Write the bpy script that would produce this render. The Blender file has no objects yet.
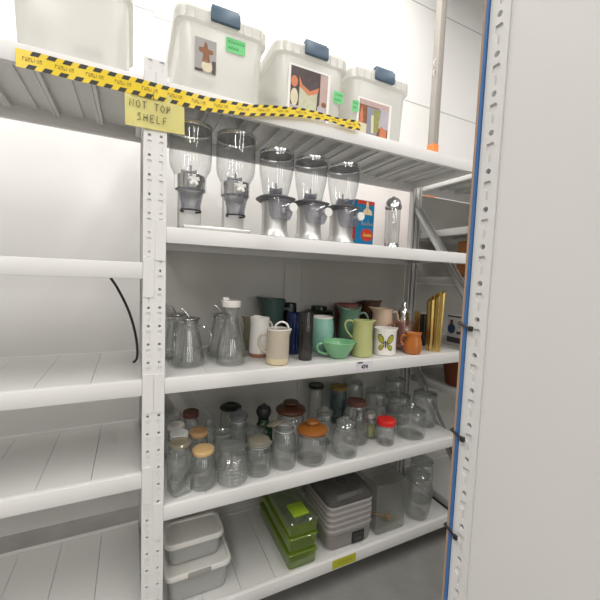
import bpy, bmesh, math, random
from mathutils import Vector, Matrix
random.seed(4)
PI = math.pi
sc = bpy.context.scene
COL = sc.collection
# ------------------------------------------------------------------ materials
def _mat(name):
    m = bpy.data.materials.new(name); m.use_nodes = True
    nt = m.node_tree; nt.nodes.clear()
    return m, nt, nt.nodes.new('ShaderNodeOutputMaterial')
def solid(name, col, rough=.5, metal=0.0, var=.05, scale=12, bump=0.0, bscale=200, coat=0.0, spec=.5):
    m, nt, out = _mat(name); N = nt.nodes; L = nt.links
    b = N.new('ShaderNodeBsdfPrincipled')
    tc = N.new('ShaderNodeTexCoord'); nz = N.new('ShaderNodeTexNoise'); nz.inputs['Scale'].default_value = scale
    nz.inputs['Detail'].default_value = 4
    L.new(tc.outputs['Object'], nz.inputs['Vector'])
    mx = N.new('ShaderNodeMixRGB'); mx.inputs[1].default_value = (*[max(0, c*(1-var)) for c in col], 1)
    mx.inputs[2].default_value = (*[min(1, c*(1+var)) for c in col], 1)
    L.new(nz.outputs['Fac'], mx.inputs[0]); L.new(mx.outputs[0], b.inputs['Base Color'])
    b.inputs['Roughness'].default_value = rough; b.inputs['Metallic'].default_value = metal
    b.inputs['Coat Weight'].default_value = coat; b.inputs['Specular IOR Level'].default_value = spec
    if bump:
        n2 = N.new('ShaderNodeTexNoise'); n2.inputs['Scale'].default_value = bscale
        L.new(tc.outputs['Object'], n2.inputs['Vector'])
        bp = N.new('ShaderNodeBump'); bp.inputs['Strength'].default_value = bump; bp.inputs['Distance'].default_value = .002
        L.new(n2.outputs['Fac'], bp.inputs['Height']); L.new(bp.outputs[0], b.inputs['Normal'])
    L.new(b.outputs[0], out.inputs[0])
    return m
def glass(name, tint=(.93, .95, .94), base=.045, grazing=.75, rough=.03, power=4.0, milky=0.0, milkcol=(.8, .8, .78), bump=0.0, bscale=60, edge=.5):
    """thin-walled glass: clear wall that tints what is behind it, reflecting more at grazing angles"""
    m, nt, out = _mat(name); N = nt.nodes; L = nt.links
    tr = N.new('ShaderNodeBsdfTransparent'); tr.inputs[0].default_value = (*tint, 1)
    la = N.new('ShaderNodeLayerWeight'); la.inputs['Blend'].default_value = .5
    pa = N.new('ShaderNodeMath'); pa.operation = 'POWER'; pa.inputs[1].default_value = 2.5; L.new(la.outputs['Facing'], pa.inputs[0])
    ab = N.new('ShaderNodeMixRGB'); ab.inputs[1].default_value = (*tint, 1); ab.inputs[2].default_value = (*[c**2*edge for c in tint], 1)   # longer path through the wall when seen edge on
    L.new(pa.outputs[0], ab.inputs[0]); L.new(ab.outputs[0], tr.inputs[0])
    gl = N.new('ShaderNodeBsdfGlossy'); gl.inputs['Roughness'].default_value = rough
    gl.inputs[0].default_value = (.95, .97, .97, 1)
    lw = N.new('ShaderNodeLayerWeight'); lw.inputs['Blend'].default_value = .5
    pw = N.new('ShaderNodeMath'); pw.operation = 'POWER'; pw.inputs[1].default_value = power
    L.new(lw.outputs['Facing'], pw.inputs[0])
    ma = N.new('ShaderNodeMath'); ma.operation = 'MULTIPLY_ADD'
    ma.inputs[1].default_value = grazing; ma.inputs[2].default_value = base
    L.new(pw.outputs[0], ma.inputs[0])
    src = tr
    if milky:
        df = N.new('ShaderNodeBsdfDiffuse'); df.inputs[0].default_value = (*milkcol, 1)
        tl = N.new('ShaderNodeBsdfTranslucent'); tl.inputs[0].default_value = (*milkcol, 1)
        m1 = N.new('ShaderNodeMixShader'); m1.inputs[0].default_value = .4
        L.new(df.outputs[0], m1.inputs[1]); L.new(tl.outputs[0], m1.inputs[2])
        m2 = N.new('ShaderNodeMixShader'); m2.inputs[0].default_value = milky
        L.new(tr.outputs[0], m2.inputs[1]); L.new(m1.outputs[0], m2.inputs[2]); src = m2
    mx = N.new('ShaderNodeMixShader')
    L.new(ma.outputs[0], mx.inputs[0]); L.new(src.outputs[0], mx.inputs[1]); L.new(gl.outputs[0], mx.inputs[2])
    if bump:
        tc = N.new('ShaderNodeTexCoord'); nz = N.new('ShaderNodeTexNoise'); nz.inputs['Scale'].default_value = bscale
        L.new(tc.outputs['Object'], nz.inputs['Vector'])
        bp = N.new('ShaderNodeBump'); bp.inputs['Strength'].default_value = bump; bp.inputs['Distance'].default_value = .004
        L.new(nz.outputs['Fac'], bp.inputs['Height']); L.new(bp.outputs[0], gl.inputs['Normal'])
    L.new(mx.outputs[0], out.inputs[0])
    return m
def emit(name, col, s):
    m, nt, out = _mat(name); e = nt.nodes.new('ShaderNodeEmission'); e.inputs[0].default_value = (*col, 1); e.inputs[1].default_value = s
    nt.links.new(e.outputs[0], out.inputs[0]); return m
M = dict(
 rack=solid('white powder coated steel', (.76, .75, .735), .42, var=.015, scale=6, bump=.04, bscale=500),
 deck=solid('white shelf sheet steel', (.64, .635, .615), .38, var=.02, scale=5),
 back=solid('shade toned backing sheet', (.50, .49, .455), .33, var=.02, scale=3),  # white sheet greyed: shade behind the shelves is put into its colour
 wall=solid('white wall panel', (.87, .86, .84), .6, var=.012, scale=.8),
 seam=solid('wall panel seam', (.45, .44, .42), .7),
 ceil=solid('grey ceiling deck', (.36, .36, .36), .8), hall=solid('dull hall wall', (.30, .29, .275), .8),
 floor=solid('grey sealed concrete', (.27, .265, .25), .5, var=.22, scale=9, bump=.15, bscale=40),
 galv=solid('galvanised steel', (.62, .62, .61), .4, .2, var=.06),
 column=solid('greige column paint', (.35, .325, .295), .6),
 orange=solid('orange paint', (.85, .22, .05), .55),
 chrome=solid('chrome', (.85, .85, .86), .16, 1.0, var=.02),
 brushed=solid('brushed steel', (.66, .65, .63), .38, .7, var=.04),
 silver=solid('satin silver plastic', (.50, .50, .52), .35, .6),
 lidgrey=solid('dark grey lid plastic', (.13, .13, .135), .4),
 knob=solid('white knob plastic', (.82, .81, .78), .35),
 black=solid('black plastic', (.015, .015, .016), .4),
 clear=glass('clear glass', (.95, .955, .95), .12, .75, edge=.45, milky=.05, milkcol=(.8, .8, .77), bump=.25, bscale=25),
 clearb=glass('clear pressed glass', (.94, .95, .94), .15, .8, edge=.45, milky=.07, bump=.6, bscale=90),
 green_clear=glass('faintly green glass', (.92, .945, .925), .14, .75, edge=.45, milky=.06),
 lidglass=glass('thick lid glass', (.90, .92, .91), .20, .75, edge=.25, milky=.12, milkcol=(.75, .77, .75), bump=.4, bscale=40),
 acrylic=glass('clear acrylic', (.93, .935, .94), .10, .75, edge=.55, milky=.02, milkcol=(.6, .6, .63)),
 smokeacr=glass('grey clear plastic', (.72, .72, .76), .07, .6, milky=.22, milkcol=(.5, .5, .55)),
 dehlid=glass('smoky grey plastic lid', (.45, .44, .42), .06, .5, milky=.4, milkcol=(.26, .25, .24)),
 tank=glass('greenish tank glass', (.95, .955, .93), .12, .75, milky=.05, milkcol=(.5, .5, .42), edge=.5),
 cobalt=glass('cobalt glass', (.03, .07, .35), .05, .6, milky=.35, milkcol=(.01, .04, .22)),
 smoky=glass('smoky brown glass', (.36, .33, .29), .06, .6, milky=.25, milkcol=(.10, .09, .08)),
 dkgreen=glass('dark green glass', (.10, .17, .08), .05, .5, milky=.4, milkcol=(.02, .04, .015)),
 botgreen=glass('bottle green glass', (.04, .24, .08), .05, .5, milky=.3, milkcol=(.01, .10, .03)),
 rose=glass('rose glass', (.86, .70, .66), .12, .75, milky=.10, milkcol=(.7, .42, .38), bump=.5),
 creamg=glass('cream glass', (.78, .74, .62), .06, .5, milky=.45, milkcol=(.55, .50, .38)),
 brownglass=glass('brown glass', (.22, .10, .05), .06, .5, milky=.35, milkcol=(.09, .03, .015)),
 amber=solid('amber glaze', (.46, .14, .02), .16, var=.12, scale=20, coat=.4),
 limetub=glass('lime green plastic', (.62, .74, .30), .10, .6, milky=.32, milkcol=(.42, .58, .04)),
 steel=solid('polished steel lid', (.50, .50, .49), .25, 1.0, var=.05),
 limelid=solid('lime green lid', (.30, .45, .03), .35),
 tealglass=glass('teal glass', (.55, .68, .68), .08, .6, milky=.2, milkcol=(.10, .17, .18)),
 milk=glass('milky storage plastic', (.88, .88, .86), .04, .35, rough=.25, milky=.80, milkcol=(.88, .87, .84)),
 latch=solid('slate blue plastic', (.075, .125, .18), .4),
 binlid=solid('white bin lid plastic', (.68, .67, .63), .4),
 bingrey=solid('grey bin plastic', (.38, .385, .37), .42),
 tray=solid('pale grey tray plastic', (.33, .31, .295), .45),
 dehbase=solid('warm grey appliance plastic', (.24, .225, .21), .4),
 white_cer=solid('white ceramic', (.80, .77, .73), .22, coat=.3),
 redclay=solid('bare red clay', (.36, .15, .09), .8),
 beige=solid('beige speckled glaze', (.48, .42, .33), .45, var=.12, scale=180),
 biscuit=solid('biscuit clay', (.62, .52, .34), .7),
 teal=solid('dark teal glaze', (.045, .085, .075), .3),
 turq=solid('turquoise glaze', (.25, .48, .40), .25, coat=.3),
 jade=solid('jade green milk glass', (.20, .46, .24), .2, coat=.4),
 sage=solid('sage green glaze', (.12, .22, .155), .28, coat=.3),
 lemon=solid('pale yellow green glaze', (.44, .46, .19), .35),
 olive=solid('olive yellow print', (.38, .36, .04), .4, var=.35, scale=120),
 ink=solid('black print', (.02, .02, .015), .5),
 brownpot=solid('dark brown glaze', (.09, .04, .02), .3, var=.25, scale=10),
 peach=solid('peach ceramic', (.70, .52, .38), .35),
 redpot=solid('mottled dark red glaze', (.20, .06, .05), .45, var=.5, scale=60),
 brass=solid('polished brass', (.62, .43, .14), .27, 1.0, var=.08),
 gunmetal=solid('black lacquer', (.012, .012, .014), .2),
 wood=solid('orange lacquered wood', (.27, .092, .014), .28, var=.25, scale=14, coat=.2),
 darkwood=solid('dark stained wood', (.075, .026, .012), .35, var=.3, scale=14),
 cork=solid('pale beech wood', (.62, .42, .19), .5, var=.12, scale=30),
 tanwood=solid('tan wood', (.42, .25, .11), .5, var=.15, scale=30),
 red=solid('red plastic', (.72, .02, .015), .35),
 yellowlid=solid('mustard lid', (.30, .21, .03), .5),
 rubber=solid('grey rubber seal', (.30, .29, .25), .7),
 olivelid=solid('olive grey lid', (.20, .185, .14), .5),
 whitelid=solid('white lid plastic', (.70, .71, .70), .4),
 greylid=solid('grey lid plastic', (.36, .36, .34), .4),
 darkred=solid('dark red brown lid', (.11, .04, .028), .5),
 paper=solid('yellow paper', (.93, .87, .42), .8, var=.03),
 tape=solid('yellow tape', (.80, .58, .012), .35, var=.03),
 pen=solid('marker ink', (.10, .09, .05), .8),
 note=solid('green sticky note', (.18, .62, .24), .7),
 notepen=solid('pen on green note', (.04, .22, .10), .7),
 labelw=solid('white sticker', (.72, .68, .74), .5),
 labely=solid('yellow green sticker', (.46, .46, .02), .6),
 pencil=solid('pencil marks', (.26, .25, .02), .8), faded=solid('faded tape print', (.30, .19, .01), .6),
 print_grey=solid('print grey', (.36, .33, .32), .5, var=.15, scale=25),
 print_brown=solid('print brown', (.24, .09, .035), .5, var=.4, scale=60),
 print_cream=solid('print cream', (.68, .60, .42), .5, var=.15, scale=60),
 print_dark=solid('print dark', (.07, .045, .045), .5, var=.6, scale=50),
 print_pink=solid('print pink', (.50, .36, .33), .5, var=.15, scale=30),
 print_orange=solid('print orange', (.60, .20, .09), .5, var=.3, scale=60),
 print_pale=solid('print pale green', (.52, .53, .38), .5, var=.25, scale=60),
 print_lilac=solid('print lilac', (.46, .42, .46), .5, var=.15, scale=50),
 print_green=solid('print olive', (.27, .28, .07), .5, var=.4, scale=60),
 print_blue=solid('print slate', (.26, .27, .32), .5, var=.2, scale=60),
 white_paper=solid('white photo paper', (.84, .82, .79), .5),
 tinblue=solid('blue tin print', (.005, .20, .42), .3, var=.05),
 tinred=solid('red tin print', (.62, .05, .03), .3),
 tincream=solid('cream tin print', (.78, .64, .40), .35),
 tingrey=solid('grey blue tin print', (.20, .32, .42), .4),
 tinyellow=solid('yellow tin print', (.85, .50, .10), .4),
 blueboard=solid('blue painted face', (.045, .16, .40), .5),
 tanboard=solid('tan board', (.42, .27, .18), .7),
 cardbrown=solid('brown box', (.30, .11, .03), .6, var=.1),
 terracotta=solid('dark terracotta', (.20, .05, .015), .6, var=.2),
 boxwhite=solid('white carton', (.62, .62, .62), .5),
 boxdark=solid('dark carton print', (.06, .055, .055), .5),
 boxblue=solid('navy carton print', (.03, .05, .12), .5),
 boxred=solid('maroon carton print', (.16, .04, .04), .5),
 addedglow=emit('added glow for glass streaks', (1, .98, .95), 3.5),  # emission of the added panels that streak the glass
)
# ------------------------------------------------------------------ mesh helpers
def link(name, bm, mat, parent=None, loc=(0, 0, 0), rot=None, smooth=True, angle=35, label=None):
    bmesh.ops.recalc_face_normals(bm, faces=bm.faces)
    me = bpy.data.meshes.new(name); bm.to_mesh(me); bm.free()
    if smooth:
        for p in me.polygons: p.use_smooth = True
        me.set_sharp_from_angle(angle=math.radians(angle))
    me.materials.append(M[mat])
    o = bpy.data.objects.new(name, me); COL.objects.link(o)
    o.location = loc
    if rot: o.rotation_euler = rot
    if parent: o.parent = parent
    if label: o['label'] = label
    return o
def thing(name, label, cat, loc=(0, 0, 0), rz=0, group=None):
    o = bpy.data.objects.new(name, None); COL.objects.link(o); o.empty_display_size = .05
    o.location = loc; o.rotation_euler = (0, 0, rz); o['label'] = label; o['category'] = cat
    if group: o['group'] = group
    return o
def tag(o, label, cat, group=None):
    o['label'] = label; o['category'] = cat
    if group: o['group'] = group
    return o
def box(bm, x0, x1, y0, y1, z0, z1, bev=0.0, seg=2, mtx=None):
    r = bmesh.ops.create_cube(bm, size=1.0); vs = r['verts']
    for v in vs:
        v.co = Vector(((x0+x1)/2+v.co.x*(x1-x0), (y0+y1)/2+v.co.y*(y1-y0), (z0+z1)/2+v.co.z*(z1-z0)))
    if bev:
        es = list({e for v in vs for e in v.link_edges})
        r2 = bmesh.ops.bevel(bm, geom=es, offset=bev, segments=seg, affect='EDGES', profile=.5)
        vs = list({v for f in r2['faces'] for v in f.verts} | {v for v in vs if v.is_valid})
    if mtx is not None: bmesh.ops.transform(bm, matrix=mtx, verts=vs)
    return vs
def lathe(bm, prof, seg=32, cx=0, cy=0, cz=0, fn=None, squash=None):
    rings = []
    for r, z in prof:
        if r < 1e-6: rings.append([bm.verts.new((cx, cy, cz+z))])
        else:
            ring = []
            for i in range(seg):
                a = 2*PI*i/seg
                rr = r*(fn(a, z) if fn else 1)
                if squash:   # superellipse
                    c, s = math.cos(a), math.sin(a); rr *= (abs(c)**squash+abs(s)**squash)**(-1/squash)
                ring.append(bm.verts.new((cx+rr*math.cos(a), cy+rr*math.sin(a), cz+z)))
            rings.append(ring)
    for a, b in zip(rings, rings[1:]):
        if len(a) == 1 and len(b) == 1: continue
        if len(a) == 1:
            for i in range(seg): bm.faces.new((a[0], b[(i+1) % seg], b[i]))
        elif len(b) == 1:
            for i in range(seg): bm.faces.new((a[i], a[(i+1) % seg], b[0]))
        else:
            for i in range(seg): bm.faces.new((a[i], a[(i+1) % seg], b[(i+1) % seg], b[i]))
def rbox(bm, sections, n=6):
    """loft of rounded rectangles: sections = (cx, cy, half x, half y, corner radius, z)"""
    rings = []
    for cx, cy, hx, hy, r, z in sections:
        ring = []
        for sx, sy, a0 in ((1, 1, 0), (-1, 1, PI/2), (-1, -1, PI), (1, -1, 1.5*PI)):
            for i in range(n):
                a = a0+PI/2*i/(n-1)
                ring.append(bm.verts.new((cx+sx*(hx-r)+r*math.cos(a), cy+sy*(hy-r)+r*math.sin(a), z)))
        rings.append(ring)
    m = len(rings[0])
    for a, b in zip(rings, rings[1:]):
        for i in range(m): bm.faces.new((a[i], a[(i+1) % m], b[(i+1) % m], b[i]))
    return rings
def cap(bm, ring, flip=False):
    bm.faces.new(list(reversed(ring)) if flip else ring)
def smooth_path(pts, k=5):
    P = [Vector(p) for p in pts]; out = []
    for i in range(len(P)-1):
        p0 = P[max(0, i-1)]; p1 = P[i]; p2 = P[i+1]; p3 = P[min(len(P)-1, i+2)]
        for j in range(k):
            t = j/k
            out.append(.5*((2*p1)+(-p0+p2)*t+(2*p0-5*p1+4*p2-p3)*t*t+(-p0+3*p1-3*p2+p3)*t**3))
    out.append(P[-1]); return out
def tube(bm, pts, r, seg=8, closed=False, flat=1.0, k=5):
    P = smooth_path(pts, k) if k > 1 else [Vector(p) for p in pts]
    rings = []; n = len(P); prev = None
    for i in range(n):
        d = (P[min(n-1, i+1)]-P[max(0, i-1)]).normalized()
        if prev is None:
            up = Vector((0, 0, 1)) if abs(d.z) < .9 else Vector((0, 1, 0))
            u = d.cross(up).normalized()
        else:
            u = (prev-d*prev.dot(d)).normalized()
        prev = u; w = d.cross(u)
        rr = r(i/(n-1)) if callable(r) else r
        rings.append([bm.verts.new(P[i]+u*(math.cos(2*PI*j/seg)*rr*flat)+w*(math.sin(2*PI*j/seg)*rr)) for j in range(seg)])
    for a, b in zip(rings, rings[1:]):
        for j in range(seg): bm.faces.new((a[j], a[(j+1) % seg], b[(j+1) % seg], b[j]))
    bm.faces.new(rings[0][::-1]); bm.faces.new(rings[-1])
def poly(bm, pts, th=(0, .0006, 0)):
    """flat polygon with a hair of thickness"""
    t = Vector(th); a = [bm.verts.new(Vector(p)) for p in pts]; b = [bm.verts.new(Vector(p)+t) for p in pts]
    bm.faces.new(a); bm.faces.new(b[::-1])
    for i in range(len(a)): bm.faces.new((a[i], a[(i+1) % len(a)], b[(i+1) % len(a)], b[i]))
def text(name, s, size, mat, parent, loc, rot, bold=0.0):
    cu = bpy.data.curves.new(name, 'FONT'); cu.body = s; cu.size = size; cu.extrude = .0003; cu.offset = bold
    cu.align_x = 'CENTER'; cu.align_y = 'CENTER'; cu.resolution_u = 3
    t = bpy.data.objects.new(name, cu); COL.objects.link(t)
    dg = bpy.context.evaluated_depsgraph_get()
    me = bpy.data.meshes.new_from_object(t.evaluated_get(dg)); me.name = name
    bpy.data.objects.remove(t); bpy.data.curves.remove(cu)
    me.materials.clear(); me.materials.append(M[mat])
    o = bpy.data.objects.new(name, me); COL.objects.link(o); o.location = loc; o.rotation_euler = rot
    if parent: o.parent = parent
    return o
FRONT = (PI/2, 0, 0)
def copy_tree(o, parent=None):
    c = o.copy(); COL.objects.link(c)
    if parent: c.parent = parent
    for ch in list(o.children): copy_tree(ch, c)
    return c
# ------------------------------------------------------------------ levels (floor at z = 0)
Z1, Z2, Z3, Z4, Z5 = 2.0984, 1.6231, 1.0923, .6189, .1598
DEP = .50; BAY = 1.535; UW = .0361
# ------------------------------------------------------------------ setting
def structure(name, bm, mat, **k):
    o = link(name, bm, mat, smooth=False, **k); o['kind'] = 'structure'; return o
RX0, RX1, RY0, RY1, RH = -3.5, 6.5, -9.0, 1.0, 4.3
b = bmesh.new(); box(b, RX0, RX1, RY0, RY1+.1, -.1, 0); structure('floor', b, 'floor')
b = bmesh.new(); box(b, RX0, RX1, RY0, RY1+.1, RH, RH+.1); structure('ceiling', b, 'ceil')
b = bmesh.new(); box(b, RX0, RX1, RY1, RY1+.1, 0, RH); wb = structure('wall_back', b, 'wall')
b = bmesh.new()
def seam_h(x0, x1, z): box(b, x0, x1, RY1-.0015, RY1+.01, z-.003, z+.003)
def seam_v(x, z0, z1): box(b, x-.003, x+.003, RY1-.0015, RY1+.01, z0, z1)
seam_h(0, RX1, 2.926); seam_h(RX0, 0, 2.95); seam_h(.9, RX1, 3.70)
seam_v(.003, 2.95, RH); 
o = structure('trim_1', b, 'seam')
b = bmesh.new(); box(b, RX0, RX1, RY0-.1, RY0, 0, RH); structure('wall_front', b, 'hall')
for n_, (xa, xb) in enumerate(((-2.2, -1.2), (.6, 1.6), (3.4, 4.4))):     # added unseen glowing panels on the hall wall, for streak reflections in the glass
    b = bmesh.new(); box(b, xa, xb, RY0+.002, RY0+.01, .1, 3.4); structure('added_glow_%d' % (n_+1), b, 'addedglow')
    b = bmesh.new()
    for x_ in (xa-.06, xb): box(b, x_, x_+.06, RY0+.001, RY0+.05, 0, 3.46)
    box(b, xa, xb, RY0+.001, RY0+.05, 3.4, 3.46); structure('trim_%d' % (n_+2), b, 'galv')  # frames made up around the added glowing panels
b = bmesh.new(); box(b, RX0-.1, RX0, RY0, RY1, 0, RH); structure('wall_left', b, 'hall')
b = bmesh.new(); box(b, RX1, RX1+.1, RY0, RY1, 0, RH); structure('wall_right', b, 'hall')
# column behind the racks
t = thing('steel_column', 'greige steel column against the white wall, orange painted lower end', 'column', (1.873, .66, 0))
b = bmesh.new(); box(b, 0, .054, 0, .054, 2.475, RH, .004); link('shaft', b, 'column', t)
b = bmesh.new(); box(b, -.003, .057, -.003, .057, 0, 2.475, .004); link('lower_end', b, 'orange', t, label='orange painted lower end')
b = bmesh.new()
for z in (2.95, 3.02): tube(b, [(-.004, .02, z), (-.018, .02, z+.015), (-.018, .02, z+.035), (-.004, .02, z+.05)], .004)
link('clip', b, 'galv', t)
# ------------------------------------------------------------------ racks
def upright_bm(w, h, pitch=.0635, d=.035):
    bm = bmesh.new(); t = .0035
    n = int(h/pitch)
    circ = [(-.0 +  .0050*math.cos(2*PI*i/10), -.021+.0050*math.sin(2*PI*i/10)) for i in range(10)]
    key = [(-.0065, .026), (.004, .027), (.0075, .023), (.0075, .017), (.0045, .010), (.0040, -.004), (.0015, -.0075), (-.001, -.0055), (-.0015, .010), (-.0065, .016)]
    for c in range(n):
        zc = (c+.5)*pitch
        loops = []
        for pts in ([(-w/2, -pitch/2), (w/2, -pitch/2), (w/2, pitch/2), (-w/2, pitch/2)], circ, key):
            vs = [bm.verts.new((x+w/2-w, 0, z+zc)) for x, z in pts]
            es = [bm.edges.new((vs[i], vs[(i+1) % len(vs)])) for i in range(len(vs))]
            loops.append((vs, es))
        bmesh.ops.triangle_fill(bm, use_beauty=True, edges=[e for _, es in loops for e in es])
        for (vs, es), dep in ((loops[1], .012), (loops[2], t)):
            bk = [bm.verts.new(v.co+Vector((0, dep, 0))) for v in vs]
            for i in range(len(vs)): bm.faces.new((vs[i], vs[(i+1) % len(vs)], bk[(i+1) % len(vs)], bk[i]))
            if dep == t: bm.faces.new(bk)
    H = n*pitch
    bmesh.ops.remove_doubles(bm, verts=bm.verts, dist=1e-5)
    box(bm, -w, -w+.0015, 0.0002, d, 0, H); box(bm, -.0015, 0, 0.0002, d, 0, H)
    box(bm, -w, -w+.009, d-.0015, d, 0, H); box(bm, -.009, 0, d-.0015, d, 0, H)
    box(bm, -w, 0, -.001, d+.002, 0, .004)
    return bm
def tube_upright(bm, x0, x1, y0, y1, h): box(bm, x0, x1, y0, y1, 0, h, .002, 1)
def deck_bm(x0, x1, y0, y1, ztop, n=10):
    bm = bmesh.new(); w = (x1-x0)/n
    for i in range(n):
        a = x0+i*w+.0008; c = x0+(i+1)*w-.0008
        box(bm, a, c, y0, y1, ztop-.002, ztop)
        box(bm, a, a+.012, y0+.02, y1-.02, ztop-.022, ztop-.002); box(bm, c-.012, c, y0+.02, y1-.02, ztop-.022, ztop-.002)
        m = (a+c)/2
        box(bm, m-.018, m+.018, y0+.02, y1-.02, ztop-.009, ztop-.002)
    return bm
def beam_bm(x0, x1, y0, y1, ztop, h=.055):
    bm = bmesh.new(); box(bm, x0, x1, y0, y1, ztop-h, ztop, .0022, 2)
    return bm
def brace_bm(x, pts):
    bm = bmesh.new()
    for (ya, za), (yb, zb) in pts:
        d = Vector((0, yb-ya, zb-za)); L = d.length; d.normalize(); nrm = Vector((0, -d.z, d.y))
        mt = Matrix((Vector((1, 0, 0)), nrm, d)).transposed().to_4x4(); mt.translation = Vector((x, ya, za))
        box(bm, -.004, .004, -.016, -.013, 0, L, mtx=mt); box(bm, -.004, -.002, -.016, .016, 0, L, mtx=mt); box(bm, -.004, .012, .013, .016, 0, L, mtx=mt)
    return bm
up_mesh = None
def upright(parent, x, y, rz=0, h=2.19, plain=False):
    """x = right edge of the post"""
    global up_mesh
    if up_mesh is None:
        o = link('upright', upright_bm(UW, 2.19), 'rack', None, smooth=False); up_mesh = o.data
    else:
        o = bpy.data.objects.new('upright', up_mesh); COL.objects.link(o)
    o.location = (x, y, 0); o.rotation_euler = (0, 0, rz); o.parent = parent
    return o
def rack(label, x0, zs, sides=(True, True), width=BAY, back=False, brace=True):
    """bay with its left inner edge at x0 (world), front at y = 0"""
    t = thing('storage_rack', label, 'rack', (x0, 0, 0), 0, 'white storage racks along the wall')
    upright(t, 0, 0); upright(t, width+UW, 0)
    for xx in (-UW, width):
        u = upright(t, xx, DEP, PI)
    for z in zs:
        link('front_beam', beam_bm(0, width, 0, .022, z), 'rack', t)
        link('rear_beam', beam_bm(0, width, DEP-.022, DEP, z), 'rack', t)
        for xx in (-.001, width-.021):
            link('side_beam', beam_bm(xx, xx+.022, .036, DEP-.036, z-.004, .04), 'rack', t)
        link('shelf_deck', deck_bm(.002, width-.002, .0225, DEP-.0225, z-.0012), 'deck', t, smooth=False)
        for s, xx in ((1, -UW), (-1, width)):
            cb = bmesh.new(); box(cb, xx+.0015, xx+UW-.0005, -.0022, -.0002, max(.01, z-.118), z+.02, .0006, 1)
            for zz in (z-.09, z-.05, z-.01): lathe(cb, [(.0032, -.0008), (.0024, .0004), (0, .0004)], 8, 0, 0, 0) if False else None
            link('connector_plate', cb, 'rack', t, smooth=False)
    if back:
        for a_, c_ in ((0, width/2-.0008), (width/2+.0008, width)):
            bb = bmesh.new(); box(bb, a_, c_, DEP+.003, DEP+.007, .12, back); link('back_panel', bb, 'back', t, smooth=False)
    if brace:
        for xx in (-UW/2, width+.018):
            for pr in (((.46, 1.935), (.035, 1.385)), ((.46, .99), (.035, .44))):
                link('diagonal_brace', brace_bm(xx, [pr]), 'galv', t, smooth=False)
    return t
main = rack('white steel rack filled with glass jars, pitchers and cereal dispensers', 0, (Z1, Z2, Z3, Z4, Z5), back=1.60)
left = rack('nearly empty white steel rack adjoining the left end of the filled rack', -UW*2-BAY, (Z1, 1.497, 1.094, .761, .25), back=False)
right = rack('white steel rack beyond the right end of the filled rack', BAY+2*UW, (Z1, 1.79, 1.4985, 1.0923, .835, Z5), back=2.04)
# sticker on main beams
s = bmesh.new(); box(s, .814, .906, -.0012, -.0004, 1.048, 1.0905); lab = link('number_sticker', s, 'labelw', main, smooth=False, label='white number sticker on the third shelf beam')
text('sticker_number', '474', .024, 'ink', lab, (.862, -.0014, 1.064), FRONT, .0012)
s = bmesh.new()
for i, (a, c) in enumerate(((.822, .832), (.833, .840), (.841, .850))): box(s, a, c, -.0018, -.0012, 1.0815+.001*(i % 2), 1.0885)
link('barcode', s, 'ink', lab, smooth=False)
s = bmesh.new(); box(s, .737, .868, -.0012, -.0004, .112, .1545); lab = link('blank_sticker', s, 'labely', main, smooth=False, label='yellow green sticker with faint marks on the lowest beam')
s = bmesh.new()
for i in range(9):
    x = .765+i*.009; tube(s, [(x, -.0014, .128+.004*(i % 2)), (x+.003, -.0014, .139), (x+.006, -.0014, .129)], .0009, 4, k=2)
link('handwriting', s, 'pencil', lab)
# ------------------------------------------------------------------ near rack at the right edge, end on to the camera
t = thing('storage_rack', 'white perforated post and end panel of the near rack at the right edge', 'rack', (.44, -.853, 0), 0, 'racks across the aisle')
upright(t, 0, -UW, -PI/2); upright(t, 0, -.5, -PI/2)
s = bmesh.new(); box(s, .003, .006, -.463, -.0365, .02, 2.18); link('end_panel', s, 'rack', t, smooth=False)
for z in (1.70, 1.0923, .6189, .1598):
    link('front_beam', beam_bm(.036, 1.56, -.022, 0, z), 'rack', t); link('rear_beam', beam_bm(.036, 1.56, -.5, -.478, z), 'rack', t)
    link('shelf_deck', deck_bm(.036, 1.56, -.477, -.0225, z-.0012), 'deck', t, smooth=False)
for y in (-.036, -.5):
    s = bmesh.new(); tube_upright(s, 1.56, 1.60, y, y+.036, 2.19); link('upright', s, 'rack', t, smooth=False)
bd = thing('board', 'blue faced tan board tied along the edge of the near white post', 'board', (.44, -.853, 0))
s = bmesh.new(); box(s, -.004, .05, .0008, .0056, .0, 2.0); link('blue_face', s, 'blueboard', bd, smooth=False, label='blue painted layer')
s = bmesh.new(); box(s, -.004, .05, .0057, .0102, .0, 2.0); link('tan_backing', s, 'tanboard', bd, smooth=False, label='tan backing layer')
for i, z in enumerate((1.395, 1.194, 1.008)):
    s = bmesh.new()
    tube(s, [(-.0065, -.012, z-.004), (-.0065, .0, z), (-.0065, .012, z+.003), (-.006, .0125, z+.004), (.012, .0130, z+.005)], .0022, 6, flat=1.2)
    box(s, -.010, -.0045, -.016, -.008, z-.008, z+.001, .001, 1)
    tag(link('cable_tie', s, 'black'), ('black cable tie on the blue board, highest of the three', 'black cable tie on the blue board, middle of the three', 'black cable tie on the blue board, lowest of the three')[i], 'cable tie', 'cable ties on the near post').location = (.44, -.853, 0)
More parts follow.
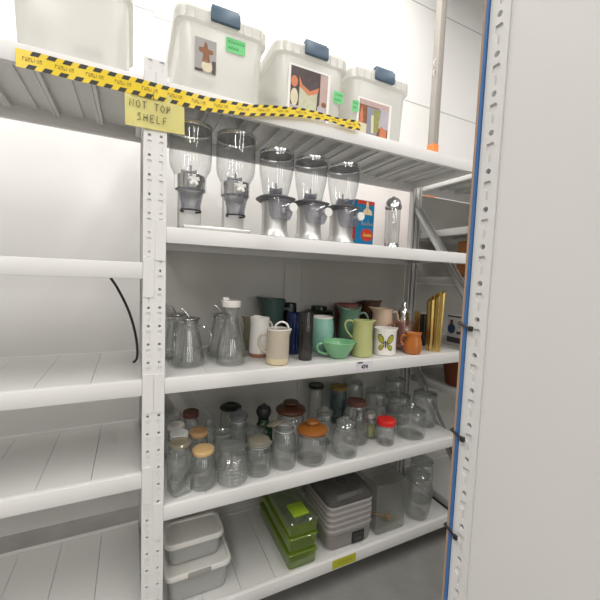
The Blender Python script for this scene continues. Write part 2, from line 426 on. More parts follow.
# ------------------------------------------------------------------ caution tape and paper sign
tp = [(-.40, 2.080, 2.030), (-.106, 2.081, 2.029), (.0, 2.080, 2.029), (.105, 2.079, 2.029), (.20, 2.082, 2.037), (.283, 2.087, 2.046), (.38, 2.106, 2.068), (.485, 2.122, 2.087), (.56, 2.126, 2.096), (.62, 2.123, 2.100), (.67, 2.124, 2.094), (.71, 2.130, 2.092), (.745, 2.133, 2.094), (.764, 2.117, 2.095)]
def tape_at(x):
    for a, c in zip(tp, tp[1:]):
        if x <= c[0]:
            f = (x-a[0])/(c[0]-a[0]); return (a[1]+(c[1]-a[1])*f, a[2]+(c[2]-a[2])*f)
    return tp[-1][1:]
def tape_y(x): return -.0042-.002*math.sin(x*23)**2-.010*max(0, min(1, (x-.15)/.15))
def tape_pt(x, f, off=0):
    a, c = tape_at(x); return (x, tape_y(x)-off, c+(a-c)*f)
ct = thing('caution_tape', 'yellow and black caution tape strung along the top shelf edge', 'tape', (0, 0, 0))
def ribbon(bm, f0, f1, x0, x1, off, n, skew=0.0):
    prev = None
    for i in range(n+1):
        x = x0+(x1-x0)*i/n
        q = [bm.verts.new(tape_pt(max(-.4, min(.764, x+skew*f)), f, o)) for f, o in ((f0, off), (f1, off), (f1, off-.0004), (f0, off-.0004))]
        if prev:
            for j in range(4): bm.faces.new((prev[j], prev[(j+1) % 4], q[(j+1) % 4], q[j]))
        else: bm.faces.new(q)
        prev = q
    bm.faces.new(prev[::-1])
s = bmesh.new(); ribbon(s, 0, 1, -.4, .764, 0, 160); link('tape_strip', s, 'tape', ct)
s = bmesh.new(); x = -.39
while x < .735:
    ribbon(s, .75, 1.0, x, x+.020, .0005, 3, .03); ribbon(s, .0, .25, x+.012, x+.032, .0005, 3, .03); x += .0385
link('stripe', s, 'ink', ct)
x = -.385
while x < .70:        # worn lettering along the middle of the tape
    s = bmesh.new()
    for k in range(7):
        xa = x+k*.0068
        ribbon(s, .40, .62, xa, xa+.0013, .0005, 1)
        if k not in (4, 5): ribbon(s, .40 if k % 2 else .55, .47 if k % 2 else .62, xa+.0013, xa+.0044, .0005, 1)
        if k in (1, 2, 5, 6): ribbon(s, .40, .62, xa+.0036, xa+.0049, .0005, 1)
    x += .077
    link('lettering', s, 'faded', ct)
sg = thing('paper_sign', 'yellow handwritten paper sign reading not top shelf, under the caution tape', 'sign', (0, 0, 0))
s = bmesh.new()
g = [[s.verts.new((-.125+.180*i/8+(-.003*(j/6)), -.0032-.0012*math.sin(i*.8+j*.5)-.002*(1-j/6), 1.931+.0005*i+(.118)*j/6)) for i in range(9)] for j in range(7)]
for j in range(6):
    for i in range(8): s.faces.new((g[j][i], g[j][i+1], g[j+1][i+1], g[j+1][i]))
bmesh.ops.solidify(s, geom=s.faces[:], thickness=.0004)
link('paper_sheet', s, 'paper', sg)
LET = {'N': [[(0, 0), (.05, 1), (.75, .05), (.8, 1)]], 'O': [[(.4, 1), (.08, .7), (.1, .2), (.45, 0), (.78, .3), (.75, .8), (.4, 1)]], 'T': [[(0, 1), (.85, .97)], [(.45, 1), (.4, 0)]],
       'P': [[(.1, 0), (.12, 1), (.65, .92), (.7, .6), (.12, .45)]], 'S': [[(.75, .9), (.35, 1), (.12, .75), (.6, .45), (.65, .12), (.1, .02)]], 'H': [[(.08, 1), (.05, 0)], [(.7, 1), (.68, 0)], [(.07, .5), (.7, .52)]],
       'E': [[(.7, .98), (.1, 1), (.08, 0), (.7, .03)], [(.1, .52), (.55, .54)]], 'L': [[(.1, 1), (.08, 0), (.65, .03)]], 'F': [[(.7, 1), (.1, .98), (.08, 0)], [(.1, .52), (.55, .54)]]}
def scribble(bm, s, x, z, h, w, y, r=.0011):
    for ch in s:
        if ch in LET:
            for st in LET[ch]: tube(bm, [(x+px*w, y, z+pz*h) for px, pz in st], r, 5, k=1)
        x += w*1.22
s = bmesh.new(); scribble(s, 'NOT TOP', -.113, 1.992, .022, .0150, -.0072); scribble(s, 'SHELF', -.092, 1.954, .022, .0160, -.0072)
tube(s, [(-.043, -.0072, 2.026), (-.044, -.0072, 2.048)], .0011, 5, k=1)
link('handwriting', s, 'pen', sg)
s = bmesh.new(); lathe(s, [(0, 0), (.0022, 0), (.0018, .0012), (0, .0014)], 10); link('pin', s, 'ink', sg, (.049, -.0066, 2.028), FRONT)
# ------------------------------------------------------------------ storage totes on the top shelf
def tote(x, y, label, rz=0):
    t = thing('storage_tote', label, 'tote', (x, y, Z1), rz, 'storage totes on the top shelf')
    L = .44; cy = L/2
    s = bmesh.new()
    rr = rbox(s, [(0, cy, .142, L/2-.012, .035, .0), (0, cy, .148, L/2-.006, .04, .012), (0, cy, .158, L/2+.004, .045, .262), (0, cy, .172, L/2+.016, .05, .268), (0, cy, .173, L/2+.017, .05, .305), (0, cy, .166, L/2+.010, .05, .306), (0, cy, .153, L/2-.002, .045, .300)])
    cap(s, rr[0], True); link('body', s, 'milk', t)
    for k in range(9):
        xx = -.14+.28*k/8
        if abs(xx) > .06:
            s = bmesh.new(); box(s, xx-.0025, xx+.0025, -.0205, -.0165, .270, .302); link('rim_rib', s, 'milk', t, smooth=False)
    s = bmesh.new(); rr = rbox(s, [(0, cy, .170, L/2+.014, .05, .3065), (0, cy, .168, L/2+.012, .05, .318), (0, cy, .150, L/2-.006, .045, .322), (0, cy, .145, L/2-.011, .045, .330)])
    cap(s, rr[-1]); cap(s, rr[0], True); link('lid', s, 'milk', t)
    for yy, sgn in ((-.0175, -1), (L+.0175, 1)):
        s = bmesh.new(); box(s, -.054, .054, min(yy, yy+sgn*.017), max(yy, yy+sgn*.017), .272, .322, .006, 2); box(s, -.050, .050, min(yy-sgn*.02, yy+sgn*.006), max(yy-sgn*.02, yy+sgn*.006), .3225, .334, .003, 1)
        link('latch', s, 'latch', t, label='slate blue latch')
    return t
def ell(cx, cz, rx, rz, y, n=18): return [(cx+rx*math.cos(2*PI*i/n), y, cz+rz*math.sin(2*PI*i/n)) for i in range(n)]
def face_y(z): return -(-.006+ (z-.012)/.25*.010) - .004   # just proud of the sloping front
def patch(parent, name, mat, pts, lvl, label=None):
    s = bmesh.new(); poly(s, [(px+_ox, face_y(pz)-.0009*lvl, pz) for px, pz in pts]); return link(name, s, mat, parent, smooth=False, label=label)
_ox = 0.0
def rect(x0, x1, z0, z1): return [(x0, z0), (x1, z0), (x1, z1), (x0, z1)]
def el(cx, cz, rx, rz, n=16): return [(cx+rx*math.cos(2*PI*i/n), cz+rz*math.sin(2*PI*i/n)) for i in range(n)]
def note(parent, x, z, w, h, sk=.0):
    s = bmesh.new(); y = face_y(z+h/2)-.002
    poly(s, [(x, y, z+sk), (x+w, y, z), (x+w, y-.001, z+h), (x, y-.001, z+h+sk)])
    n = link('sticky_note', s, 'note', parent, smooth=False, label='green sticky note')
    s = bmesh.new()
    for r_ in range(2):
        xx = x+w*.12
        while xx < x+w*(.85 if r_ == 0 else .6):
            tube(s, [(xx, y-.0014, z+h*(.72-.42*r_)-.004), (xx+.004, y-.0014, z+h*(.72-.42*r_)+.005), (xx+.007, y-.0014, z+h*(.72-.42*r_)-.003)], .0009, 4, k=1); xx += .0105
    link('handwriting', s, 'notepen', n)
ta = tote(.200, .075, 'milky tote with star shaped photo, leftmost on the top shelf')
p = patch(ta, 'photo_print', 'print_grey', rect(-.104, -.028, .100, .214), 1)
patch(p, 'star_shape', 'print_brown', [(-.070, .204), (-.062, .200), (-.058, .182), (-.040, .180), (-.040, .168), (-.054, .164), (-.050, .138), (-.062, .134), (-.078, .138), (-.074, .164), (-.090, .170), (-.090, .182), (-.074, .184)], 2)
patch(p, 'pale_vase_shape', 'print_cream', el(-.060, .122, .020, .019), 2)
patch(p, 'dark_shape', 'print_dark', rect(-.043, -.029, .101, .145), 2)
patch(p, 'tabletop_shape', 'print_dark', rect(-.103, -.076, .101, .110), 2)
note(ta, .006, .196, .074, .050)
tb = tote(.577, .075, 'milky tote with large vase photo, middle on the top shelf')
patch(tb, 'photo_backing', 'white_paper', rect(-.115, .080, .020, .232), .5)
p = patch(tb, 'photo_print', 'print_dark', rect(-.104, .068, .026, .224), 1)
patch(p, 'lilac_table_shape', 'print_lilac', rect(-.103, .067, .027, .075), 2)
patch(p, 'pink_wall_shape', 'print_pink', rect(.032, .067, .075, .222), 2)
patch(p, 'cream_pot_shape', 'print_cream', el(-.086, .105, .017, .034), 3)
patch(p, 'red_flower_shape', 'print_orange', el(-.088, .165, .015, .022), 3)
patch(p, 'vase_shape', 'print_pale', [(-.066, .034), (.016, .034), (.020, .145), (-.020, .128), (-.064, .150)], 3)
patch(p, 'vase_rim_shape', 'print_orange', [(-.068, .190), (-.064, .150), (-.020, .124), (.022, .142), (.026, .165), (-.016, .142), (-.052, .160)], 4)
patch(p, 'lilac_cup_shape', 'print_lilac', el(.044, .080, .022, .022), 3)
patch(p, 'maroon_shape', 'print_brown', el(.052, .103, .012, .010), 4)
note(tb, .100, .128, .046, .048)
tc_ = tote(.935, .080, 'milky tote with bottle photo, rightmost on the top shelf')
_ox = -.018
patch(tc_, 'photo_backing', 'white_paper', rect(-.112, .082, .010, .190), .5)
p = patch(tc_, 'photo_print', 'print_brown', rect(-.100, .068, .016, .182), 1)
patch(p, 'beam_shape', 'print_pink', rect(-.099, .067, .160, .181), 2)
patch(p, 'wall_shape', 'print_lilac', rect(.012, .067, .075, .160), 2)
patch(p, 'orange_bottle_shape', 'print_orange', [(-.098, .08), (-.075, .08), (-.078, .12), (-.086, .155), (-.094, .12)], 2)
patch(p, 'pale_cloth_shape', 'print_cream', [(-.098, .018), (-.058, .018), (-.052, .080), (-.098, .080)], 2)
patch(p, 'slate_jar_shape', 'print_blue', [(-.055, .04), (-.03, .02), (.0, .025), (.022, .155), (-.058, .155)], 3)
patch(p, 'olive_bottle_shape', 'print_green', [(-.012, .045), (.010, .060), (.014, .15), (-.020, .15)], 4)
patch(p, 'gold_bottle_shape', 'print_cream', [(-.030, .045), (-.016, .045), (-.020, .125), (-.034, .12)], 4)
patch(p, 'maroon_shape', 'print_orange', [(.018, .020), (.055, .018), (.060, .07), (.024, .085)], 2.5)
_ox = 0.0
note(tc_, -.158, .120, .034, .048, -.004)
# pale tote edge in the left bay
t = tote(-.275, .08, 'milky tote on the top shelf of the nearly empty left rack')
# ------------------------------------------------------------------ cereal dispensers
def disp_canister(t, x, y, zl, zb, r, rb, prof):
    s = bmesh.new(); h = zl-zb
    lathe(s, [(rb*.9, 0), (rb, .004)]+[(r*a_, h*f_) for a_, f_ in prof]+[(r, h*.95)], 36, x, y, zb); link('canister', s, 'acrylic', t)
    s = bmesh.new(); lathe(s, [(r*1.005, -.010), (r*1.035, -.010), (r*1.045, -.004), (r*1.04, .003), (r*1.0, .006), (r*.97, .004), (r*.985, -.004), (r*1.005, -.010)], 40, x, y, zl)
    lid = link('canister_lid', s, 'chrome', t)
    s = bmesh.new(); lathe(s, [(0, -.004), (r*.985, -.004), (r*.975, .003), (0, .005)], 40, x, y, zl); link('lid_top', s, 'lidgrey', lid, label='dark grey lid top')
    s = bmesh.new()   # paddle spindle inside
    lathe(s, [(.004, 0), (.004, .05), (0, .05)], 8, x, y, zb+.004)
    for k in range(4):
        a = k*PI/2+.4; mt = Matrix.Rotation(a, 4, 'Z'); mt.translation = Vector((x, y, 0))
        box(s, 0, rb*.7, -.001, .001, zb+.006, zb+.03, mtx=mt)
    link('paddle', s, 'smokeacr', t)
t = thing('cereal_dispenser', 'chrome double cereal dispenser at the left end of its shelf', 'dispenser', (0, 0, Z2), 0, 'cereal dispensers')
s = bmesh.new(); box(s, .058, .310, .028, .215, .0008, .020, .007, 3); link('base_plate', s, 'brushed', t)
for x in (.099, .276):
    disp_canister(t, x, .15, .398, .205, .079, .058, [(.80, .10), (.93, .20), (.985, .30), (1, .42)])
    s = bmesh.new(); lathe(s, [(.056, .0), (.060, .0), (.060, .050), (.056, .050), (.056, .0)], 36, x, .15, .164); link('collar', s, 'chrome', t)
    s = bmesh.new(); box(s, x-.042, x+.045, .165, .205, .0205, .170, .006, 2); link('stand', s, 'brushed', t)
    s = bmesh.new(); lathe(s, [(.038, 0), (.036, .02), (.044, .062), (.052, .080)], 24, x, .135, .083); link('chute', s, 'smokeacr', t)
    s = bmesh.new(); lathe(s, [(.0375, -.0), (.040, -.0), (.040, .006), (.0375, .006), (.0375, 0)], 24, x, .135, .080); link('chute_ring', s, 'black', t)
    s = bmesh.new(); tube(s, [(x, .092, .186), (x, .066, .186)], .012, 12, k=1)
    for k in range(5):
        a = 2*PI*k/5+PI/2; tube(s, [(x, .072, .186), (x+.021*math.cos(a), .068, .186+.021*math.sin(a))], .0075, 8, k=1)
    link('turn_knob', s, 'knob', t)
t = thing('cereal_dispenser', 'triple cereal dispenser with round white knobs beside the blue box', 'dispenser', (0, 0, Z2), 0, 'cereal dispensers')
s = bmesh.new(); box(s, .372, .850, .035, .215, .0008, .006, .002, 1); link('base_plate', s, 'smokeacr', t)
for x in (.447, .613, .784):
    disp_canister(t, x, .13, .358, .184, .0735, .053, [(.78, .12), (.90, .38), (.97, .55), (1, .66)])
    s = bmesh.new(); lathe(s, [(.070, 0), (.069, .004), (.060, .016), (.056, .035), (.055, .110), (.058, .140), (.060, .150), (.0, .150)], 30, x, .135, .0066); link('pedestal', s, 'brushed', t)
    s = bmesh.new(); lathe(s, [(.060, -.010), (.079, .004), (.080, .008), (.066, .012), (.052, .018), (.052, .0)], 30, x, .13, .164, squash=3); link('funnel_collar', s, 'lidgrey', t)
    s = bmesh.new(); rr = rbox(s, [(x+.006, .085, .036, .035, .02, .080), (x+.006, .082, .044, .040, .025, .10), (x+.004, .085, .048, .045, .025, .145), (x, .10, .050, .05, .03, .162)]); cap(s, rr[0], True); link('chute', s, 'smokeacr', t)
    s = bmesh.new(); tube(s, [(x+.044, .10, .128), (x+.044, .052, .128)], .007, 10, k=1); tube(s, [(x+.044, .052, .128), (x+.044, .036, .128)], .0185, 20, k=1); link('turn_knob', s, 'knob', t)
# blue tin
t = thing('blue_carton', 'blue printed carton with red dot beside the cereal dispensers', 'box', (.918, .205, Z2)); t.scale = (1.09, 1.0, 1.09)
s = bmesh.new()
pr = [(0, 0), (.107, .006), (.107, .085), (-.02, .080), (-.02, .030)]
a = [s.verts.new((x, y, .0)) for x, y in pr]; c = [s.verts.new((x, y, .226)) for x, y in pr]
s.faces.new(a[::-1]); s.faces.new(c)
for i in range(5): s.faces.new((a[i], a[(i+1) % 5], c[(i+1) % 5], c[i]))
bmesh.ops.bevel(s, geom=s.edges[:], offset=.002, segments=1, affect='EDGES'); link('carton', s, 'tinblue', t, smooth=False)
def tp_(nm, mat, pts, l=1, label=None):
    s = bmesh.new(); poly(s, [(px, px*.056-.0006-.0008*l, pz) for px, pz in pts]); return link(nm, s, mat, t, smooth=False, label=label)
tp_('red_band', 'tinred', rect(.003, .104, .207, .224)); tp_('tan_band', 'tincream', rect(.003, .104, .003, .014))
tp_('bell_motif', 'tincream', [(.034, .160), (.092, .160), (.088, .180), (.070, .190), (.066, .222), (.056, .222), (.054, .190), (.040, .180)], 2)
tp_('bell_stripe', 'tinyellow', [(.058, .162), (.066, .162), (.064, .20), (.060, .20)], 3)
tp_('red_dot', 'tinred', el(.066, .066, .037, .030), 1)
s = bmesh.new()
for k in range(4):
    x = .044+k*.012; tube(s, [(x, -.0006, .058), (x+.002, -.0006, .078 if k == 0 else .072), (x+.006, -.0006, .058), (x+.009, -.0006, .068)], .0022, 5, k=2)
link('dot_lettering', s, 'tinyellow', t)
s = bmesh.new()
for k in range(6):
    x = .030+k*.011; tube(s, [(x, -.0006, .108), (x+.004, -.0006, .140 if k in (0, 3) else .124), (x+.008, -.0006, .108), (x+.011, -.0006, .118)], .0022, 5, k=2)
link('script_lettering', s, 'tingrey', t)
s = bmesh.new(); poly(s, [(-.0185, .0285, .10), (-.002, .0020, .10), (-.002, .0020, .04), (-.0185, .0285, .04)], (-.0006, -.0006, 0)); link('side_spot', s, 'tinred', t, smooth=False)
# straw dispenser
t = thing('straw_dispenser', 'clear glass cylinder dispenser with chrome dome lid right of the blue carton', 'dispenser', (1.088, .13, Z2))
s = bmesh.new(); lathe(s, [(0, .0), (.043, .0), (.044, .006), (.040, .014), (.038, .03), (.0, .03)], 28); link('base', s, 'chrome', t)
s = bmesh.new(); lathe(s, [(.037, .03), (.038, .04), (.038, .205), (.036, .21)], 28); link('cylinder', s, 'clear', t)
s = bmesh.new(); lathe(s, [(.012, .03), (.010, .08), (.010, .19)], 16)
for k in range(8): tube(s, [(.022*math.cos(k*PI/4), .022*math.sin(k*PI/4), .032), (.022*math.cos(k*PI/4), .022*math.sin(k*PI/4), .2)], .002, 5, k=1)
link('inner_rack', s, 'clear', t)
s = bmesh.new(); lathe(s, [(.041, .205), (.0425, .207), (.0425, .222), (.040, .226), (.036, .243), (.024, .256), (.010, .261), (.008, .266), (0, .267)], 28); link('dome_lid', s, 'chrome', t)
# ------------------------------------------------------------------ pitchers, jugs, mugs
HL = math.radians(154); HR = math.radians(-26)       # towards the left / right as one looks along the shelf from the aisle
def handle(parent, pts, r, mat, ang, name='handle', flat=1.3, label=None):
    s = bmesh.new(); c, n = math.cos(ang), math.sin(ang)
    tube(s, [(d*c, d*n, z) for d, z in pts], r, 10, flat=flat)
    return link(name, s, mat, parent, label=label)
def shell(parent, name, mat, prof, th=.004, seg=40, spout=None, wave=None, floor=.006):
    """closed pottery shell from an outer profile"""
    inner = [(max(.002, r-th), max(z, prof[0][1]+floor)) for r, z in prof if z >= prof[0][1]+floor]
    pr = [(0, prof[0][1])]+prof+[(prof[-1][0]-th*.5, prof[-1][1]+th*.4)]+inner[::-1]+[(0, prof[0][1]+floor)]
    H = prof[-1][1]
    def fn(a, z):
        k = 1.0
        if spout:
            ang, amt, z0 = spout
            d = (a-ang+PI) % (2*PI)-PI
            f = max(0, min(1, (z-z0)/(H-z0)))
            k += amt*math.exp(-(d/.36)**2)*f*f
        return k
    s = bmesh.new(); lathe(s, pr, seg, fn=fn if spout else None)
    if spout:
        ang, amt, z0 = spout
        for v in s.verts:
            if v.co.z > z0:
                d = (math.atan2(v.co.y, v.co.x)-ang+PI) % (2*PI)-PI
                v.co.z += (H-z0)*.12*math.exp(-(d/.45)**2)*((v.co.z-z0)/(H-z0))
                if wave: v.co.z += wave*math.cos(2*d)*((v.co.z-z0)/(H-z0))**2
    return link(name, s, mat, parent)
def loop(r, z0, z1, out, top_in=0.0, bot_in=0.0):
    return [(r-top_in, z1), (r+out*.6, z1+.004), (r+out, z1-(z1-z0)*.25), (r+out*.92, z0+(z1-z0)*.35), (r+out*.45, z0+.01), (r-bot_in, z0)]
# glass coffee pitchers with steel lids
def glass_pitcher(x, y, k, label):
    t = thing('glass_pitcher', label, 'pitcher', (x, y, Z3), 0, 'glass pitchers with steel lids')
    s = bmesh.new(); lathe(s, [(0, .006), (.050*k, .006), (.056*k, .004), (.0625*k, .008), (.0635*k, .020), (.062*k, .034), (.054*k, .075), (.044*k, .125), (.036*k, .165), (.034*k, .176)], 36); link('body', s, 'clear', t)
    s = bmesh.new(); lathe(s, [(0, .012), (.046*k, .012), (.054*k, .016), (.0585*k, .028), (.050*k, .075), (.041*k, .122), (.033*k, .163)], 36); link('inner_wall', s, 'clear', t)
    handle(t, [(.036*k, .156), (.060*k, .160), (.088*k, .140), (.092*k, .112), (.080*k, .085), (.054*k, .075)], .0055, 'clear', HR)
    s = bmesh.new(); lathe(s, [(.034*k, .172), (.037*k, .174), (.038*k, .184), (.046*k, .190), (.045*k, .194), (.030*k, .197), (.012, .199), (0, .199)], 28, fn=lambda a, z: 1+.12*math.exp(-(((a-HL+PI) % (2*PI)-PI)/.4)**2) if z > .186 else 1); lid = link('lid', s, 'steel', t)
    s = bmesh.new(); tube(s, [(0, 0, .199), (-.008, .004, .212), (-.020, .009, .226), (-.030, .012, .229)], lambda u: .005-.002*u, 8); link('lid_lever', s, 'steel', lid)
    return t
glass_pitcher(.102, .166, 1.0, 'clear glass pitcher with steel lid, in front at the left shelf end')
glass_pitcher(.262, .285, .97, 'clear glass pitcher with steel lid, behind the white lidded carafe')
glass_pitcher(.066, .315, 1.06, 'clear glass pitcher with steel lid, half behind the left perforated post')
# water carafe
t = thing('carafe', 'tall waisted glass carafe with white pouring lid', 'carafe', (.270, .141, Z3))
s = bmesh.new(); lathe(s, [(0, .008), (.048, .007), (.056, .003), (.0595, .010), (.0600, .035), (.056, .080), (.044, .130), (.034, .165), (.029, .190), (.028, .205), (.031, .225), (.036, .243)], 40); link('body', s, 'clear', t)
s = bmesh.new(); lathe(s, [(0, .014), (.046, .014), (.054, .020), (.056, .035), (.052, .080), (.040, .130), (.030, .165), (.025, .190)], 40); link('inner_wall', s, 'clear', t)
s = bmesh.new(); lathe(s, [(.030, .238), (.0385, .240), (.0395, .250), (.040, .262), (.037, .266), (.015, .268), (0, .268)], 30, fn=lambda a, z: 1+.16*math.exp(-(((a-HL+PI) % (2*PI)-PI)/.35)**2) if z > .255 else 1)
box(s, -.036, -.010, -.004, .022, .264, .279, .006, 2)
link('lid', s, 'white_cer', t, label='white pouring lid')
# cream glass jug
t = thing('jug', 'small cream glass jug squeezed behind the carafe and white pitcher', 'jug', (.437, .372, Z3))
shell(t, 'body', 'creamg', [(.034, 0), (.040, .004), (.046, .04), (.044, .08), (.038, .115), (.041, .15), (.045, .16)], .003, spout=(HL, .25, .12))
handle(t, loop(.042, .06, .135, .030, .002, 0), .005, 'creamg', HR)
# white pitcher, red clay foot
t = thing('pitcher', 'white ceramic pitcher with unglazed red clay foot', 'pitcher', (.432, .240, Z3))
shell(t, 'body', 'white_cer', [(.0475, .016), (.048, .03), (.0465, .09), (.044, .15), (.0455, .172), (.047, .178)], .0045, spout=(math.radians(95), .12, .14))
s = bmesh.new(); lathe(s, [(0, 0), (.046, 0), (.0475, .003), (.0476, .0165), (0, .0165)], 36); link('clay_foot', s, 'redclay', t, label='bare red clay foot')
handle(t, loop(.044, .06, .150, .030, .003, .0), .006, 'white_cer', math.radians(20))
# beige pitcher
t = thing('pitcher', 'beige glazed cylinder pitcher with pale clay base and white rim', 'pitcher', (.460, .083, Z3))
shell(t, 'body', 'beige', [(.0485, .028), (.0490, .06), (.0488, .12), (.0485, .148)], .004, spout=(HR, .20, .125))
s = bmesh.new(); lathe(s, [(0, 0), (.044, 0), (.0478, .004), (.0484, .028), (0, .028)], 36); link('clay_base', s, 'biscuit', t, label='pale unglazed base')
s = bmesh.new(); lathe(s, [(.0445, .146), (.0490, .1475), (.0490, .1525), (.0445, .152), (.0445, .146)], 36, fn=lambda a, z: 1+.20*math.exp(-(((a-HR+PI) % (2*PI)-PI)/.36)**2)); link('rim', s, 'white_cer', t, label='white glazed rim')
handle(t, loop(.047, .045, .118, .034, .0, .0), .0065, 'beige', HL)
s = bmesh.new(); c, n = math.cos(HR), math.sin(HR)
tube(s, [(-.012*c, -.012*n, .150), (-.010*c, -.010*n, .166), (.012*c, .012*n, .180), (.036*c, .036*n, .172), (.045*c, .045*n, .152)], .0042, 8); link('top_loop', s, 'white_cer', t, label='white loop over the rim')
# teal pitcher
t = thing('pitcher', 'dark teal pitcher with wide mouth at the back behind the beige pitcher', 'pitcher', (.556, .405, Z3))
shell(t, 'body', 'teal', [(.044, 0), (.047, .004), (.050, .06), (.056, .14), (.062, .20), (.068, .245), (.070, .253)], .005, spout=(HL, .28, .19))
handle(t, loop(.060, .09, .2, .04, 0, .0), .007, 'teal', HR)
# black vase
t = thing('vase', 'black cylindrical vase at the back beside the teal pitcher', 'vase', (.668, .43, Z3))
shell(t, 'body', 'gunmetal', [(.034, 0), (.037, .004), (.037, .20), (.036, .222), (.035, .229)], .004)
# cobalt
t = thing('glass_vase', 'cobalt blue glass cylinder behind the smoky glass cylinder', 'vase', (.606, .236, Z3))
shell(t, 'body', 'cobalt', [(.031, 0), (.034, .004), (.0345, .10), (.0345, .190), (.0335, .199)], .003)
# smoky cylinder
t = thing('glass_vase', 'smoky brown glass cylinder in front of the cobalt glass', 'vase', (.607, .107, Z3))
shell(t, 'body', 'smoky', [(.029, 0), (.0315, .004), (.032, .10), (.032, .21), (.031, .217)], .003)
# dark green lidded jar
t = thing('lidded_jar', 'very dark green glass jar with lid at the back behind the turquoise jar', 'jar', (.835, .405, Z3))
shell(t, 'body', 'dkgreen', [(.070, 0), (.078, .005), (.084, .05), (.084, .15), (.080, .175), (.076, .182)], .004)
s = bmesh.new(); lathe(s, [(0, .1835), (.078, .1835), (.080, .188), (.074, .192), (.046, .196), (.044, .214), (.040, .217), (0, .217)], 36); link('lid', s, 'dkgreen', t)
# turquoise jar
t = thing('jar', 'turquoise barrel jar with white rim behind the jade bowl', 'jar', (.762, .235, Z3))
shell(t, 'body', 'turq', [(.044, 0), (.048, .004), (.056, .035), (.060, .08), (.060, .12), (.056, .155), (.053, .170)], .005)
s = bmesh.new(); lathe(s, [(.0475, .168), (.0535, .1715), (.0545, .176), (.0535, .1795), (.048, .1785), (.0475, .168)], 36); link('rim', s, 'white_cer', t, label='white rim')
# jade bowl
t = thing('batter_bowl', 'jade green handled batter bowl at the shelf front', 'bowl', (.776, .098, Z3))
shell(t, 'body', 'jade', [(.036, 0), (.040, .003), (.042, .008), (.054, .022), (.070, .048), (.076, .066), (.0785, .076)], .005, spout=(math.radians(-20), .10, .05))
handle(t, [(.066, .064), (.092, .066), (.103, .052), (.094, .030), (.070, .020), (.048, .016)], .006, 'jade', math.radians(165))
# sage pitcher
t = thing('pitcher', 'sage green pitcher with wavy rim behind the pale yellow pitcher', 'pitcher', (.936, .250, Z3))
shell(t, 'body', 'sage', [(.044, 0), (.047, .004), (.053, .04), (.057, .09), (.054, .14), (.051, .175), (.058, .208), (.061, .218)], .005, spout=(HL, .18, .16), wave=.008)
handle(t, loop(.056, .07, .190, .042, .003, 0), .006, 'sage', HR)
# red pot behind
t = thing('flower_pot', 'mottled dark red pot showing above the sage green pitcher', 'pot', (1.022, .415, Z3))
shell(t, 'body', 'redpot', [(.044, 0), (.047, .004), (.058, .10), (.066, .20), (.069, .204), (.069, .222), (.066, .226)], .006)
# yellow pitcher
t = thing('pitcher', 'pale yellow green pitcher with tapering sides above the number sticker', 'pitcher', (.914, .100, Z3))
shell(t, 'body', 'lemon', [(.050, 0), (.0535, .003), (.052, .05), (.048, .11), (.0455, .155), (.048, .172)], .0045, spout=(HR, .34, .135))
handle(t, [(.042, .155), (.058, .170), (.080, .166), (.086, .145), (.076, .118), (.060, .098), (.048, .085)], .005, 'lemon', HL)
# butterfly pitcher
bt = thing('creamer', 'white enamel creamer printed with a yellow butterfly', 'creamer', (1.053, .097, Z3))
shell(bt, 'body', 'white_cer', [(.054, 0), (.0575, .003), (.0572, .06), (.0560, .115), (.0575, .131)], .003, spout=(HR, .16, .10))
handle(bt, loop(.056, .045, .108, .026, 0, 0), .005, 'white_cer', math.radians(70))
CA = math.atan2(-1.275-.097, -.102-1.053)      # the print faces the aisle end
def wrap(name, mat, pts, r, lift):
    s = bmesh.new(); a = []; c = []
    for u, z in pts:
        th = CA+.10+u/r
        a.append(s.verts.new(((r+lift)*math.cos(th), (r+lift)*math.sin(th), z))); c.append(s.verts.new(((r-.0006)*math.cos(th), (r-.0006)*math.sin(th), z)))
    s.faces.new(a)
    for i in range(len(a)): s.faces.new((a[i], a[(i+1) % len(a)], c[(i+1) % len(a)], c[i]))
    bmesh.ops.triangulate(s, faces=s.faces[:])
    return link(name, s, mat, bt, smooth=False)
wingU = [(.004, .066), (.010, .090), (.022, .102), (.034, .101), (.036, .088), (.031, .072), (.020, .062), (.006, .060)]
wingL = [(.005, .060), (.018, .058), (.029, .050), (.031, .038), (.024, .029), (.014, .033), (.007, .046)]
wingU = [(u*1.15, .066+(z-.066)*1.12) for u, z in wingU]; wingL = [(u*1.15, .066+(z-.066)*1.12) for u, z in wingL]
for sg_ in (1, -1):
    for w in (wingU, wingL):
        cx = sum(q[0] for q in w)/len(w); cz = sum(q[1] for q in w)/len(w)
        wrap('wing_outline', 'ink', [(sg_*q[0], q[1]) for q in w][::sg_], .0575, .0006)
        wrap('wing', 'olive', [(sg_*(cx+(q[0]-cx)*.80), cz+(q[1]-cz)*.80) for q in w][::sg_], .0575, .0011)
wrap('butterfly_body', 'ink', [(-.003, .040), (.003, .040), (.0035, .070), (.0, .080), (-.0035, .070)], .0575, .0013)
# brown pitcher
t = thing('pitcher', 'dark brown pottery pitcher at the back behind the peach jug', 'pitcher', (1.205, .425, Z3))
shell(t, 'body', 'brownpot', [(.050, 0), (.054, .004), (.062, .06), (.064, .12), (.058, .18), (.056, .225), (.058, .241)], .005, spout=(HR, .25, .2))
handle(t, loop(.056, .10, .225, .040, 0, -.004), .007, 'brownpot', HL)
# peach jug
t = thing('jug', 'peach ceramic jug with pointed spout behind the butterfly creamer', 'jug', (1.185, .285, Z3))
shell(t, 'body', 'peach', [(.040, 0), (.043, .004), (.056, .05), (.060, .10), (.057, .155), (.054, .185), (.056, .205), (.058, .211)], .0045, spout=(HL, .45, .165))
handle(t, loop(.056, .07, .19, .034, 0, 0), .006, 'peach', HR)
